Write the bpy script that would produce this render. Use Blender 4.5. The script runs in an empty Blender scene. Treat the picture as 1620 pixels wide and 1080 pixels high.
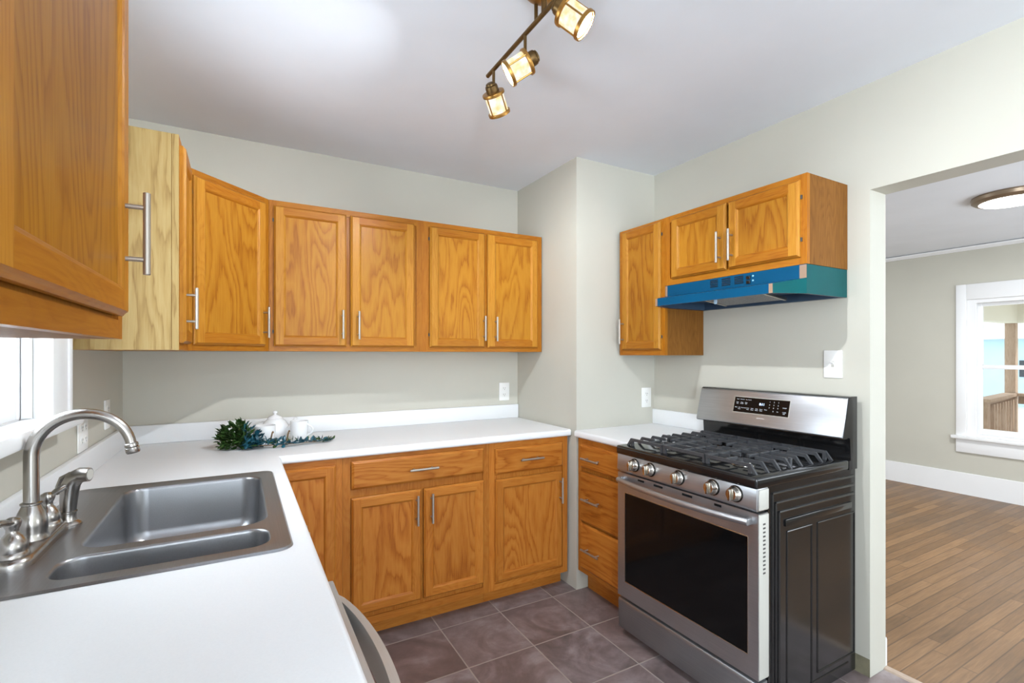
import bpy, bmesh, math, random
from mathutils import Vector, Matrix, Euler
random.seed(7)
C = bpy.context.scene.collection
S = bpy.context.scene
R = math.radians

# ------------------------------------------------------------------ camera, world, exposure
cd = bpy.data.cameras.new('camera'); cam = bpy.data.objects.new('camera', cd); C.objects.link(cam)
cam.location = (0, 0, 1.349); cam.rotation_euler = (R(90), 0, R(-29.2186))
cd.sensor_width = 36; cd.lens = 36 * 769.926 / 1620; cd.shift_y = 20.1 / 1620
cd.clip_start = 0.02; cd.clip_end = 200
S.camera = cam
S.view_settings.view_transform = 'Standard'; S.view_settings.look = 'None'
S.view_settings.exposure = 0.77; S.view_settings.gamma = 1.0
W = bpy.data.worlds.new('world'); S.world = W; W.use_nodes = True
W.node_tree.nodes['Background'].inputs[0].default_value = (0.86, 0.93, 1.0, 1)
W.node_tree.nodes['Background'].inputs[1].default_value = 1.7
S.cycles.use_denoising = True
S.cycles.max_bounces = 10; S.cycles.diffuse_bounces = 6
S.cycles.sample_clamp_indirect = 4.0
def light(kind, name, loc, power, color=(1, 1, 1), rot=(0, 0, 0), size=None, size_y=None, radius=None):
    l = bpy.data.lights.new(name, kind); l.energy = power; l.color = color
    if kind == 'AREA':
        l.shape = 'RECTANGLE'; l.size = size; l.size_y = size_y or size
    if radius is not None: l.shadow_soft_size = radius
    o = bpy.data.objects.new(name, l); C.objects.link(o); o.location = loc; o.rotation_euler = rot
    return o
sun = light('SUN', 'sun_light', (12, -6, 9), 1.3, (1, 0.97, 0.93), (R(48), 0, R(25)))
sun.data.angle = 0.03
# broad fill light added behind the camera, at an invented rear door
light('AREA', 'rear_fill_light', (0.95, -5.92, 1.15), 82, (0.80, 0.93, 1.06), (R(112), 0, 0), 2.2, 1.9)
# point light without a fixture, added behind the camera as overhead fill
light('POINT', 'rear_overhead_fill', (1.0, -2.6, 2.30), 20, (0.90, 0.96, 1.02), radius=0.14)
# upward-tilted fill light added behind the camera, at a made-up left wall window
light('AREA', 'left_fill_light', (-0.50, -1.9, 1.50), 105, (0.86, 0.95, 1.04), (0, R(-113), 0), 1.3, 1.2)
# daylight of the kitchen window over the sink
light('AREA', 'sink_window_daylight', (-0.60, 1.543, 1.62), 9, (0.84, 0.95, 1.08), (0, R(-94), 0), 0.8, 0.42)
# fill light added at the dining room's unseen south end, no window there
light('AREA', 'dining_fill_light', (4.3, -1.40, 1.35), 56, (0.88, 0.97, 1.06), (R(135), 0, 0), 2.4, 1.5)

XL, XR, YB, YP, XP, H, H2 = -0.488, 2.294, 2.930, 2.2527, 1.683, 2.4795, 2.385
YREAR, XF, XN = -6.00, 6.103, 2.424

# ------------------------------------------------------------------ materials
def lin(c):
    return tuple((v / 12.92 if v <= 0.04045 else ((v + 0.055) / 1.055) ** 2.4) for v in [x / 255 for x in c]) + (1,)
def newmat(name):
    m = bpy.data.materials.new(name); m.use_nodes = True
    nt = m.node_tree; b = nt.nodes['Principled BSDF']
    return m, nt, b
def N(nt, kind, **kw):
    n = nt.nodes.new(kind)
    for k, v in kw.items():
        if k.startswith('i_'): n.inputs[k[2:].replace('_', ' ')].default_value = v
        else: setattr(n, k, v)
    return n
def L(nt, a, b): nt.links.new(a, b)
def math_(nt, op, a, b=None, c=None):
    n = nt.nodes.new('ShaderNodeMath'); n.operation = op
    for i, v in enumerate((a, b, c)):
        if v is None: continue
        if isinstance(v, (int, float)): n.inputs[i].default_value = v
        else: nt.links.new(v, n.inputs[i])
    return n.outputs[0]
def mixc(nt, f, a, b, mode='MIX'):
    n = nt.nodes.new('ShaderNodeMix'); n.data_type = 'RGBA'; n.blend_type = mode
    for sock, v in ((n.inputs[0], f), (n.inputs[6], a), (n.inputs[7], b)):
        if isinstance(v, (int, float)): sock.default_value = v
        elif isinstance(v, tuple): sock.default_value = v
        else: nt.links.new(v, sock)
    return n.outputs[2]
def ramp(nt, f, stops):
    n = nt.nodes.new('ShaderNodeValToRGB'); e = n.color_ramp.elements
    while len(e) < len(stops): e.new(0.5)
    for i, (p, c) in enumerate(stops): e[i].position = p; e[i].color = c
    nt.links.new(f, n.inputs[0]); return n.outputs[0]
def bump(nt, b, hgt, strength=0.1, dist=0.002):
    n = nt.nodes.new('ShaderNodeBump'); n.inputs['Strength'].default_value = strength; n.inputs['Distance'].default_value = dist
    nt.links.new(hgt, n.inputs['Height']); nt.links.new(n.outputs[0], b.inputs['Normal'])
def objco(nt, scale=(1, 1, 1), rand=0.0):
    t = nt.nodes.new('ShaderNodeTexCoord'); m = nt.nodes.new('ShaderNodeMapping'); m.inputs['Scale'].default_value = scale
    nt.links.new(t.outputs['Object'], m.inputs[0])
    if rand:
        oi = nt.nodes.new('ShaderNodeObjectInfo'); v = nt.nodes.new('ShaderNodeVectorMath'); v.operation = 'SCALE'
        cmb = nt.nodes.new('ShaderNodeCombineXYZ')
        for i in range(3): nt.links.new(oi.outputs['Random'], cmb.inputs[i])
        nt.links.new(cmb.outputs[0], v.inputs[0]); v.inputs['Scale'].default_value = rand
        nt.links.new(v.outputs[0], m.inputs['Location'])
    return m.outputs[0]
def noise(nt, vec, scale=5, detail=3, rough=0.5, dist=0.0):
    n = nt.nodes.new('ShaderNodeTexNoise'); n.inputs['Scale'].default_value = scale; n.inputs['Detail'].default_value = detail
    n.inputs['Roughness'].default_value = rough; n.inputs['Distortion'].default_value = dist
    nt.links.new(vec, n.inputs['Vector']); return n.outputs['Fac']

def plain(name, col, rough=0.5, metal=0.0, nscale=0, namt=0.06, bmp=0.0, spec=0.5, coat=0.0):
    m, nt, b = newmat(name)
    b.inputs['Roughness'].default_value = rough; b.inputs['Metallic'].default_value = metal
    b.inputs['Specular IOR Level'].default_value = spec; b.inputs['Coat Weight'].default_value = coat
    c = lin(col)
    if nscale:
        f = noise(nt, objco(nt), nscale, 4)
        d = tuple(max(0, v * (1 - namt * 2)) for v in c[:3]) + (1,); u = tuple(min(1, v * (1 + namt)) for v in c[:3]) + (1,)
        L(nt, ramp(nt, f, [(0.3, d), (0.7, u)]), b.inputs['Base Color'])
        if bmp: bump(nt, b, f, bmp, 0.001)
    else: b.inputs['Base Color'].default_value = c
    return m

def oak(name, light_c, mid_c, dark_c, axis='z', cathedral=True, rough=0.40):
    """honey oak: contour-line figure stretched along the grain plus fine open pores"""
    m, nt, b = newmat(name)
    st = {'z': (1, 1, 0.20), 'x': (0.20, 1, 1), 'y': (1, 0.20, 1)}[axis]
    v = objco(nt, st, 37.0)
    def along(k): return tuple(1 if q == 1 else k for q in st)
    base = noise(nt, v, 6.5 if cathedral else 12.0, 1.0, 0.4, 0.15)
    feather = noise(nt, objco(nt, along(0.13), 23.0), 55.0, 2, 0.55)
    base = math_(nt, 'ADD', base, math_(nt, 'MULTIPLY', feather, 0.075 if cathedral else 0.03))
    rings = math_(nt, 'FRACT', math_(nt, 'MULTIPLY', base, 13.0 if cathedral else 18.0))
    rings = ramp(nt, rings, [(0.0, (0, 0, 0, 1)), (0.10, (0.25, 0.25, 0.25, 1)), (0.55, (1, 1, 1, 1)), (0.86, (0.8, 0.8, 0.8, 1)), (1.0, (0, 0, 0, 1))])
    jag = noise(nt, objco(nt, tuple(170 if q == 1 else 9 for q in st), 11.0), 1.0, 3, 0.6)
    big = noise(nt, objco(nt, st, 19.0), 2.2, 2)
    f = math_(nt, 'ADD', math_(nt, 'MULTIPLY', rings, 0.34 if cathedral else 0.14), math_(nt, 'MULTIPLY', jag, 0.50 if cathedral else 0.75))
    f = math_(nt, 'ADD', f, math_(nt, 'MULTIPLY_ADD', big, 0.4, -0.2))
    col = ramp(nt, f, [(0.14, lin(dark_c)), (0.40, lin(mid_c)), (0.66, lin(light_c))])
    oi = nt.nodes.new('ShaderNodeObjectInfo')
    val = math_(nt, 'MULTIPLY_ADD', oi.outputs['Random'], 0.16, 0.92)
    hsv = nt.nodes.new('ShaderNodeHueSaturation'); L(nt, val, hsv.inputs['Value']); L(nt, col, hsv.inputs['Color'])
    L(nt, hsv.outputs[0], b.inputs['Base Color'])
    b.inputs['Roughness'].default_value = rough; b.inputs['Coat Weight'].default_value = 0.03; b.inputs['Coat Roughness'].default_value = 0.2; b.inputs['Specular IOR Level'].default_value = 0.16
    bump(nt, b, jag, 0.12, 0.001)
    return m
OAK = ((173, 118, 34), (160, 102, 25), (134, 76, 14))
OV = oak('oak vertical straight', (182, 127, 44), (170, 112, 34), (142, 84, 20), axis='z', cathedral=False)
OF = oak('oak face frame', (166, 106, 28), (154, 92, 20), (130, 71, 12), axis='z', cathedral=False)
OH = oak('oak horizontal straight', (168, 109, 30), (156, 94, 22), (132, 73, 13), axis='x', cathedral=False)
OP = oak('oak panel cathedral', *OAK, axis='z', cathedral=True)
OD = oak('oak drawer figure', *OAK, axis='x', cathedral=True)
BAK = ((178, 114, 46), (165, 98, 34), (138, 73, 20))
BV = oak('base oak vertical straight', *BAK, axis='z', cathedral=False)
BH = oak('base oak horizontal straight', *BAK, axis='x', cathedral=False)
BP = oak('base oak panel cathedral', *BAK, axis='z', cathedral=True)
BD = oak('base oak drawer figure', *BAK, axis='x', cathedral=True)
PALE = oak('unfinished oak veneer', (152, 129, 84), (141, 116, 71), (116, 89, 50), axis='z', cathedral=True, rough=0.6)
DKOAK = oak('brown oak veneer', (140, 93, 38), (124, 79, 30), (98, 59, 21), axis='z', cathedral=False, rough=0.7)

def wallpaint(name, col):
    m, nt, b = newmat(name); v = objco(nt)
    f = noise(nt, v, 3.0, 3)
    c = lin(col); d = tuple(x * 0.97 for x in c[:3]) + (1,)
    L(nt, ramp(nt, f, [(0.35, d), (0.65, c)]), b.inputs['Base Color'])
    b.inputs['Roughness'].default_value = 0.62; b.inputs['Specular IOR Level'].default_value = 0.3
    bump(nt, b, noise(nt, v, 260, 2), 0.08, 0.0006)
    return m
WALL = wallpaint('greige wall paint', (192, 189, 177))
CEIL = wallpaint('white ceiling paint', (233, 237, 244))
WHITE = plain('white trim enamel', (232, 232, 232), 0.35, nscale=4, namt=0.01)
PLATE = plain('white plastic', (236, 235, 232), 0.3)
SLOT = plain('dark slot', (70, 68, 66), 0.6)
COUNTER = plain('white laminate', (231, 232, 233), 0.38, nscale=300, namt=0.01)

def steel(name, col, rough=0.3, axis='x', amt=0.14, metal=1.0):
    m, nt, b = newmat(name)
    sc = {'x': (6, 400, 400), 'y': (400, 6, 400), 'z': (400, 400, 6)}[axis]
    f = noise(nt, objco(nt, sc), 1.0, 3)
    g = noise(nt, objco(nt), 5.0, 3)
    c = lin(col)
    a = tuple(v * (1 - amt) for v in c[:3]) + (1,); u = tuple(min(1, v * (1 + amt)) for v in c[:3]) + (1,)
    mixf = math_(nt, 'ADD', math_(nt, 'MULTIPLY', f, 0.5), math_(nt, 'MULTIPLY', g, 0.5))
    L(nt, ramp(nt, mixf, [(0.3, a), (0.7, u)]), b.inputs['Base Color'])
    b.inputs['Metallic'].default_value = metal
    L(nt, math_(nt, 'MULTIPLY_ADD', g, 0.15, rough - 0.07), b.inputs['Roughness'])
    bump(nt, b, f, 0.05, 0.0005)
    return m
STEEL = steel('brushed stainless', (174, 175, 178), 0.33, 'x', metal=0.9)
STEELD = steel('drawer stainless', (150, 152, 155), 0.38, 'x', metal=0.85)
SINKST = steel('sink stainless', (152, 152, 154), 0.32, 'y', 0.10, 0.9)
NICKEL = steel('brushed nickel', (170, 162, 152), 0.42, 'z', 0.08, 0.8)
FAUCET = steel('faucet nickel', (168, 163, 158), 0.24, 'z', 0.06)
DWSTEEL = steel('dishwasher stainless', (196, 194, 191), 0.36, 'y', 0.05, 0.55)
KNOB = steel('knob metal', (200, 194, 184), 0.22, 'z', 0.06)
BLACK = plain('black enamel', (20, 20, 21), 0.14, spec=0.6)
SIDEBLK = plain('black painted steel', (25, 25, 25), 0.16, nscale=5, namt=0.12, spec=0.6)
BLKGLASS = plain('black oven glass', (14, 14, 15), 0.08, spec=0.22)
IRON = plain('cast iron', (58, 59, 62), 0.42, nscale=60, namt=0.12, bmp=0.1, spec=0.5)
GREYTRIM = plain('grey trim', (182, 180, 172), 0.4)
BRONZE = plain('aged bronze', (112, 88, 54), 0.38, metal=0.85, nscale=30, namt=0.15)
BRASS = plain('antique brass', (172, 128, 66), 0.36, metal=0.85, nscale=30, namt=0.1)
BLUE = plain('blue protective film', (0, 74, 110), 0.35, spec=0.15, nscale=7, namt=0.05)
TEAL = plain('teal protective film', (0, 80, 82), 0.35, spec=0.15, nscale=5, namt=0.06)
TAPE = plain('tan tape', (150, 122, 100), 0.5)
HOODIN = plain('blue grey hood lining', (62, 84, 108), 0.4, metal=0.3)
FILTER = plain('aluminium filter mesh', (140, 142, 146), 0.4, metal=0.6, nscale=220, namt=0.3)
CERAMIC = plain('white glazed ceramic', (240, 240, 240), 0.12, coat=0.4)
TXT = plain('light lettering', (205, 208, 214), 0.5)

def emis(name, col, strength, tex=False):
    m, nt, b = newmat(name); c = lin(col)
    b.inputs['Base Color'].default_value = c; b.inputs['Roughness'].default_value = 0.4
    if tex:
        f = noise(nt, objco(nt), 38, 3)
        L(nt, ramp(nt, f, [(0.35, c), (0.6, (1, 0.98, 0.9, 1))]), b.inputs['Emission Color'])
    else: b.inputs['Emission Color'].default_value = c
    b.inputs['Emission Strength'].default_value = strength
    if tex: b.inputs['Base Color'].default_value = (.05, .045, .03, 1)
    return m
LAMPGLASS = emis('glowing seeded glass', (255, 226, 150), 0.60, True)
LAMPDIFF = emis('glowing white diffuser', (255, 252, 246), 9.0)
DIGIT = emis('lit clock digits', (190, 215, 255), 1.5)

def glassmat(name):
    m = bpy.data.materials.new(name); m.use_nodes = True; nt = m.node_tree; nt.nodes.clear()
    o = nt.nodes.new('ShaderNodeOutputMaterial'); t = nt.nodes.new('ShaderNodeBsdfTransparent'); g = nt.nodes.new('ShaderNodeBsdfGlossy')
    g.inputs['Roughness'].default_value = 0.02
    mx = nt.nodes.new('ShaderNodeMixShader'); mx.inputs[0].default_value = 0.06
    t.inputs[0].default_value = (0.97, 0.985, 0.98, 1)
    L(nt, t.outputs[0], mx.inputs[1]); L(nt, g.outputs[0], mx.inputs[2]); L(nt, mx.outputs[0], o.inputs[0])
    return m
GLASS = glassmat('clear window glass')

def tilemat():
    m, nt, b = newmat('slate look floor tile')
    t = nt.nodes.new('ShaderNodeTexCoord'); sp = nt.nodes.new('ShaderNodeSeparateXYZ'); L(nt, t.outputs['Object'], sp.inputs[0])
    u = math_(nt, 'DIVIDE', math_(nt, 'SUBTRACT', sp.outputs[0], 1.189 - 3.3), 0.330)
    w = math_(nt, 'DIVIDE', math_(nt, 'SUBTRACT', sp.outputs[1], 1.9175 - 6.72), 0.336)
    fu = math_(nt, 'FRACT', u); fw = math_(nt, 'FRACT', w)
    eu = math_(nt, 'MINIMUM', fu, math_(nt, 'SUBTRACT', 1.0, fu)); ew = math_(nt, 'MINIMUM', fw, math_(nt, 'SUBTRACT', 1.0, fw))
    e = math_(nt, 'MINIMUM', eu, ew)
    grout = ramp(nt, e, [(0.0065, (1, 1, 1, 1)), (0.011, (0, 0, 0, 1))])
    cell = nt.nodes.new('ShaderNodeCombineXYZ'); L(nt, math_(nt, 'FLOOR', u), cell.inputs[0]); L(nt, math_(nt, 'FLOOR', w), cell.inputs[1])
    wn = nt.nodes.new('ShaderNodeTexWhiteNoise'); wn.noise_dimensions = '3D'; L(nt, cell.outputs[0], wn.inputs['Vector'])
    off = nt.nodes.new('ShaderNodeVectorMath'); off.operation = 'MULTIPLY_ADD'
    L(nt, wn.outputs['Color'], off.inputs[0]); off.inputs[1].default_value = (30, 30, 30); L(nt, t.outputs['Object'], off.inputs[2])
    f1 = noise(nt, off.outputs[0], 3.4, 5, 0.6, 1.4); f2 = noise(nt, off.outputs[0], 14, 6, 0.65)
    f = math_(nt, 'ADD', math_(nt, 'MULTIPLY', f1, 0.72), math_(nt, 'MULTIPLY', f2, 0.28))
    col = ramp(nt, f, [(0.33, lin((84, 76, 75))), (0.46, lin((110, 97, 96))), (0.54, lin((128, 116, 116))), (0.66, lin((156, 147, 147)))])
    tint = mixc(nt, math_(nt, 'MULTIPLY', wn.outputs['Value'], 0.28), col, lin((122, 96, 86)))
    out = mixc(nt, grout, tint, lin((156, 146, 138)))
    L(nt, out, b.inputs['Base Color'])
    L(nt, math_(nt, 'MULTIPLY_ADD', f2, 0.25, 0.25), b.inputs['Roughness'])
    hgt = math_(nt, 'SUBTRACT', math_(nt, 'MULTIPLY', f2, 0.5), math_(nt, 'MULTIPLY', grout, 1.0))
    bump(nt, b, hgt, 0.25, 0.002)
    return m
TILE = tilemat()

def plankmat(name, cols, pw, pl, rough=0.3):
    m, nt, b = newmat(name)
    t = nt.nodes.new('ShaderNodeTexCoord'); sp = nt.nodes.new('ShaderNodeSeparateXYZ'); L(nt, t.outputs['Object'], sp.inputs[0])
    row = math_(nt, 'DIVIDE', math_(nt, 'ADD', sp.outputs[1], 10.0), pw); ri = math_(nt, 'FLOOR', row); rf = math_(nt, 'FRACT', row)
    wn = nt.nodes.new('ShaderNodeTexWhiteNoise'); wn.noise_dimensions = '1D'; L(nt, ri, wn.inputs['W'])
    along = math_(nt, 'ADD', math_(nt, 'DIVIDE', sp.outputs[0], pl), math_(nt, 'MULTIPLY', wn.outputs['Value'], 7.3))
    ci = math_(nt, 'FLOOR', along); cf = math_(nt, 'FRACT', along)
    cell = nt.nodes.new('ShaderNodeCombineXYZ'); L(nt, ri, cell.inputs[0]); L(nt, ci, cell.inputs[1])
    w2 = nt.nodes.new('ShaderNodeTexWhiteNoise'); w2.noise_dimensions = '3D'; L(nt, cell.outputs[0], w2.inputs['Vector'])
    er = math_(nt, 'MULTIPLY', math_(nt, 'MINIMUM', rf, math_(nt, 'SUBTRACT', 1.0, rf)), pw)
    ec = math_(nt, 'MULTIPLY', math_(nt, 'MINIMUM', cf, math_(nt, 'SUBTRACT', 1.0, cf)), pl)
    gap = ramp(nt, math_(nt, 'MINIMUM', er, ec), [(0.0006, (1, 1, 1, 1)), (0.0016, (0, 0, 0, 1))])
    off = nt.nodes.new('ShaderNodeVectorMath'); off.operation = 'MULTIPLY_ADD'
    L(nt, w2.outputs['Color'], off.inputs[0]); off.inputs[1].default_value = (20, 20, 20); L(nt, t.outputs['Object'], off.inputs[2])
    mp = nt.nodes.new('ShaderNodeMapping'); mp.inputs['Scale'].default_value = (1.5, 22, 1); L(nt, off.outputs[0], mp.inputs[0])
    f = noise(nt, mp.outputs[0], 4, 4, 0.6, 0.6)
    stain = noise(nt, t.outputs['Object'], 1.6, 4, 0.6)
    f = math_(nt, 'ADD', math_(nt, 'MULTIPLY', f, 0.45), math_(nt, 'ADD', math_(nt, 'MULTIPLY', w2.outputs['Value'], 0.22), math_(nt, 'MULTIPLY', stain, 0.35)))
    col = ramp(nt, f, [(0.3, lin(cols[0])), (0.52, lin(cols[1])), (0.72, lin(cols[2]))])
    L(nt, mixc(nt, math_(nt, 'MULTIPLY', gap, 0.75), col, lin((58, 40, 26))), b.inputs['Base Color'])
    L(nt, math_(nt, 'MULTIPLY_ADD', stain, 0.3, rough - 0.1), b.inputs['Roughness'])
    bump(nt, b, math_(nt, 'SUBTRACT', math_(nt, 'MULTIPLY', f, 0.3), gap), 0.2, 0.0012)
    return m
WOODFLOOR = plankmat('worn oak strip floor', ((92, 67, 40), (122, 90, 57), (148, 113, 76)), 0.057, 0.95, 0.36)
CEDAR = oak('weathered cedar', (186, 164, 146), (168, 142, 122), (136, 108, 90), axis='z', cathedral=False, rough=0.8)
CREAM = plain('cream porch paint', (236, 234, 224), 0.7)
HOUSEBLUE = plain('pale blue siding', (186, 212, 226), 0.8, nscale=2, namt=0.03)
HOUSEWHITE = plain('white siding', (236, 238, 240), 0.8)
GROUND = plain('sunlit pale lawn', (206, 208, 198), 0.9, nscale=6, namt=0.12)
LEAFOUT = plain('bright shrub leaves', (120, 160, 66), 0.7, nscale=5, namt=0.25)
DARKWIN = plain('dark window pane', (40, 48, 58), 0.15)
BAND = plain('unpainted wall base', (124, 118, 96), 0.7, nscale=30, namt=0.1)
LEAFG = plain('green leaf', (52, 82, 34), 0.35, nscale=25, namt=0.3)
LEAFB = plain('blue green leaf', (36, 88, 104), 0.3, nscale=25, namt=0.28)
STEM = plain('brown stem', (110, 84, 54), 0.6)

# ------------------------------------------------------------------ mesh builder
class MB:
    def __init__(s): s.bm = bmesh.new(); s.mats = []
    def mi(s, m):
        if m is None: return 0
        if m not in s.mats: s.mats.append(m)
        return s.mats.index(m)
    def faces(s, vs, fs, mat=None, mtx=None):
        i = s.mi(mat)
        bv = [s.bm.verts.new((mtx @ Vector(v)) if mtx else v) for v in vs]; out = []
        for f in fs:
            try:
                q = s.bm.faces.new([bv[k] for k in f]); q.material_index = i; out.append(q)
            except ValueError: pass
        return bv, out
    def box(s, x0, x1, y0, y1, z0, z1, mat=None, bev=0, seg=2, mtx=None):
        vs = [(x0, y0, z0), (x1, y0, z0), (x1, y1, z0), (x0, y1, z0), (x0, y0, z1), (x1, y0, z1), (x1, y1, z1), (x0, y1, z1)]
        fs = [(0, 3, 2, 1), (4, 5, 6, 7), (0, 1, 5, 4), (1, 2, 6, 5), (2, 3, 7, 6), (3, 0, 4, 7)]
        bv, ff = s.faces(vs, fs, mat, mtx)
        if bev:
            es = list({e for f in ff for e in f.edges})
            r = bmesh.ops.bevel(s.bm, geom=es, offset=bev, segments=seg, profile=0.5, affect='EDGES')
            i = s.mi(mat)
            for f in r['faces']: f.material_index = i
        return s
    def prism(s, pts, fn, a0, a1, mat=None, bev=0):
        """extrude a 2D outline; fn(u, v, a) gives the 3D point"""
        n = len(pts)
        vs = [fn(u, v, a0) for u, v in pts] + [fn(u, v, a1) for u, v in pts]
        fs = [tuple(range(n))[::-1], tuple(range(n, 2 * n))] + [(k, (k + 1) % n, n + (k + 1) % n, n + k) for k in range(n)]
        bv, ff = s.faces(vs, fs, mat)
        if bev:
            es = list({e for f in ff for e in f.edges})
            bmesh.ops.bevel(s.bm, geom=es, offset=bev, segments=2, profile=0.5, affect='EDGES')
        return s
    def tube(s, pts, r, seg=14, mat=None, caps=True, flat=1.0):
        pts = [Vector(p) for p in pts]; n = len(pts); i = s.mi(mat)
        rs = r if isinstance(r, (list, tuple)) else [r] * n
        tan = [(pts[min(k + 1, n - 1)] - pts[max(k - 1, 0)]).normalized() for k in range(n)]
        ref = Vector((0, 0, 1)) if abs(tan[0].z) < 0.9 else Vector((1, 0, 0))
        a = tan[0].cross(ref).normalized(); rings = []
        for k in range(n):
            a = (a - tan[k] * a.dot(tan[k])).normalized(); b = tan[k].cross(a)
            rings.append([s.bm.verts.new(pts[k] + (a * math.cos(t) + b * math.sin(t) * flat) * rs[k]) for t in [2 * math.pi * j / seg for j in range(seg)]])
        for k in range(n - 1):
            for j in range(seg):
                f = s.bm.faces.new((rings[k][j], rings[k][(j + 1) % seg], rings[k + 1][(j + 1) % seg], rings[k + 1][j])); f.material_index = i
        if caps:
            for ring in (rings[0][::-1], rings[-1]):
                f = s.bm.faces.new(ring); f.material_index = i
        return s
    def lathe(s, prof, org=(0, 0, 0), axis=(0, 0, 1), seg=28, mat=None):
        """spin (radius, height) about an axis through org"""
        q = Vector((0, 0, 1)).rotation_difference(Vector(axis).normalized()).to_matrix(); o = Vector(org); i = s.mi(mat)
        rings = []
        for r, z in prof:
            if r < 1e-6: rings.append([s.bm.verts.new(o + q @ Vector((0, 0, z)))])
            else: rings.append([s.bm.verts.new(o + q @ Vector((r * math.cos(t), r * math.sin(t), z))) for t in [2 * math.pi * j / seg for j in range(seg)]])
        for a, b in zip(rings, rings[1:]):
            for j in range(seg):
                k = (j + 1) % seg
                if len(a) == 1 and len(b) == 1: continue
                vs = (a[0], b[k], b[j]) if len(a) == 1 else (a[j], a[k], b[0]) if len(b) == 1 else (a[j], a[k], b[k], b[j])
                f = s.bm.faces.new(vs); f.material_index = i
        return s
    def build(s, name, mat=None, parent=None, world=False, smooth=35, fix=True):
        if fix: bmesh.ops.recalc_face_normals(s.bm, faces=s.bm.faces[:])
        me = bpy.data.meshes.new(name); s.bm.to_mesh(me); s.bm.free()
        ms = s.mats or [mat]
        if s.mats and s.mats[0] is None: ms = [mat] + s.mats[1:]
        for m in ms: me.materials.append(m if m else mat)
        if smooth:
            for p in me.polygons: p.use_smooth = True
            me.set_sharp_from_angle(angle=R(smooth))
        o = bpy.data.objects.new(name, me); C.objects.link(o)
        if parent:
            if world:
                q = parent
                while q.parent: q = q.parent
                me.transform(q.matrix_basis.inverted())
            o.parent = parent
        return o
def thing(name, label, cat, loc=(0, 0, 0), rz=0, group=None):
    o = bpy.data.objects.new(name, None); C.objects.link(o); o.empty_display_size = 0.05
    o.location = loc; o.rotation_euler = (0, 0, rz); o['label'] = label; o['category'] = cat
    if group: o['group'] = group
    return o
def tag(o, label, cat, group=None, kind=None):
    o['label'] = label; o['category'] = cat
    if group: o['group'] = group
    if kind: o['kind'] = kind
    return o
def rehome(o, loc):
    """give a one-mesh thing an origin at its own base"""
    o.data.transform(Matrix.Translation(-Vector(loc))); o.location = loc; return o
def struct(o):
    o['kind'] = 'structure'; return o
def text_mesh(s, size, depth=0.0004):
    cu = bpy.data.curves.new('lettering', 'FONT'); cu.body = s; cu.size = size; cu.align_x = 'CENTER'; cu.align_y = 'CENTER'; cu.extrude = depth
    o = bpy.data.objects.new('lettering', cu); C.objects.link(o)
    me = bpy.data.meshes.new_from_object(o.evaluated_get(bpy.context.evaluated_depsgraph_get()))
    bpy.data.objects.remove(o); bpy.data.curves.remove(cu); return me

# ------------------------------------------------------------------ the setting
b = MB(); b.box(XL - .13, 2.410, YREAR, YB, -0.12, 0); struct(b.build('floor_kitchen', TILE, smooth=0))
b = MB(); b.box(2.432, XF, -1.6, 4.2, -0.12, 0.0); struct(b.build('floor_dining', WOODFLOOR, smooth=0))
b = MB(); b.prism([(2.405, 0), (2.409, .006), (2.432, .009), (2.436, 0), (2.436, -.1), (2.405, -.1)], lambda u, v, a: (u, a, v), -0.9, 1.0425)
struct(b.build('trim_1', plain('worn threshold', (176, 156, 138), 0.5, nscale=20, namt=0.1), smooth=0))
b = MB(); b.box(XL - .13, XN, YREAR - .13, YB + .13, H, H + .1); struct(b.build('ceiling_kitchen', CEIL, smooth=0))
b = MB(); b.box(XN, XF + .13, -1.73, 4.33, H2, H2 + .1); struct(b.build('ceiling_dining', CEIL, smooth=0))
WY0, WY1, WZ0, WZ1 = 1.305, 1.777, 1.150, 2.05     # kitchen window opening
b = MB()
b.box(XL - .13, XL, YREAR, -2.6, 0, H); b.box(XL - .13, XL, -1.2, WY0, 0, H); b.box(XL - .13, XL, -2.6, -1.2, 0, .80); b.box(XL - .13, XL, -2.6, -1.2, 2.2, H); b.box(XL - .13, XL, WY1, YB + .13, 0, H); b.box(XL - .13, XL, WY0, WY1, 0, WZ0); b.box(XL - .13, XL, WY0, WY1, WZ1, H)
struct(b.build('wall_left', WALL, smooth=0))
b = MB(); b.box(XL, XN, YB, YB + .13, 0, H); struct(b.build('wall_back', WALL, smooth=0))
b = MB(); b.box(XP, XR, YP, YB, 0, H); struct(b.build('wall_chase', WALL, smooth=0))
OY0, OY1, OZ = -0.9, 1.0425, 2.0352
b = MB(); b.box(XR, XN, OY1, YB, 0, H); b.box(XR, XN, OY0, OY1, OZ, H); b.box(XR, XN, YREAR, OY0, 0, H)
struct(b.build('wall_right', WALL, smooth=0))
DX0, DX1, DZ1 = -0.15, 2.05, 2.1
b = MB(); b.box(XL - .13, DX0, YREAR - .13, YREAR, 0, H); b.box(DX1, XN, YREAR - .13, YREAR, 0, H); b.box(DX0, DX1, YREAR - .13, YREAR, DZ1, H)
struct(b.build('wall_rear', WALL, smooth=0))
b = MB()
for x0, x1, z0, z1 in ((DX0, DX0 + .09, 0, DZ1), (DX1 - .09, DX1, 0, DZ1), (.905, .995, 0, DZ1), (DX0 + .09, DX1 - .09, DZ1 - .09, DZ1), (DX0 + .09, DX1 - .09, 0, .16)):
    b.box(x0, x1, YREAR - .09, YREAR - .03, z0, z1)
d = struct(b.build('added_rear_door', WHITE, smooth=0))  # unseen glazed door, added to go with the rear fill light
b = MB(); b.box(DX0 + .09, DX1 - .09, YREAR - .064, YREAR - .060, .16, DZ1 - .09); b.build('pane', GLASS, d, smooth=0)
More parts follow.
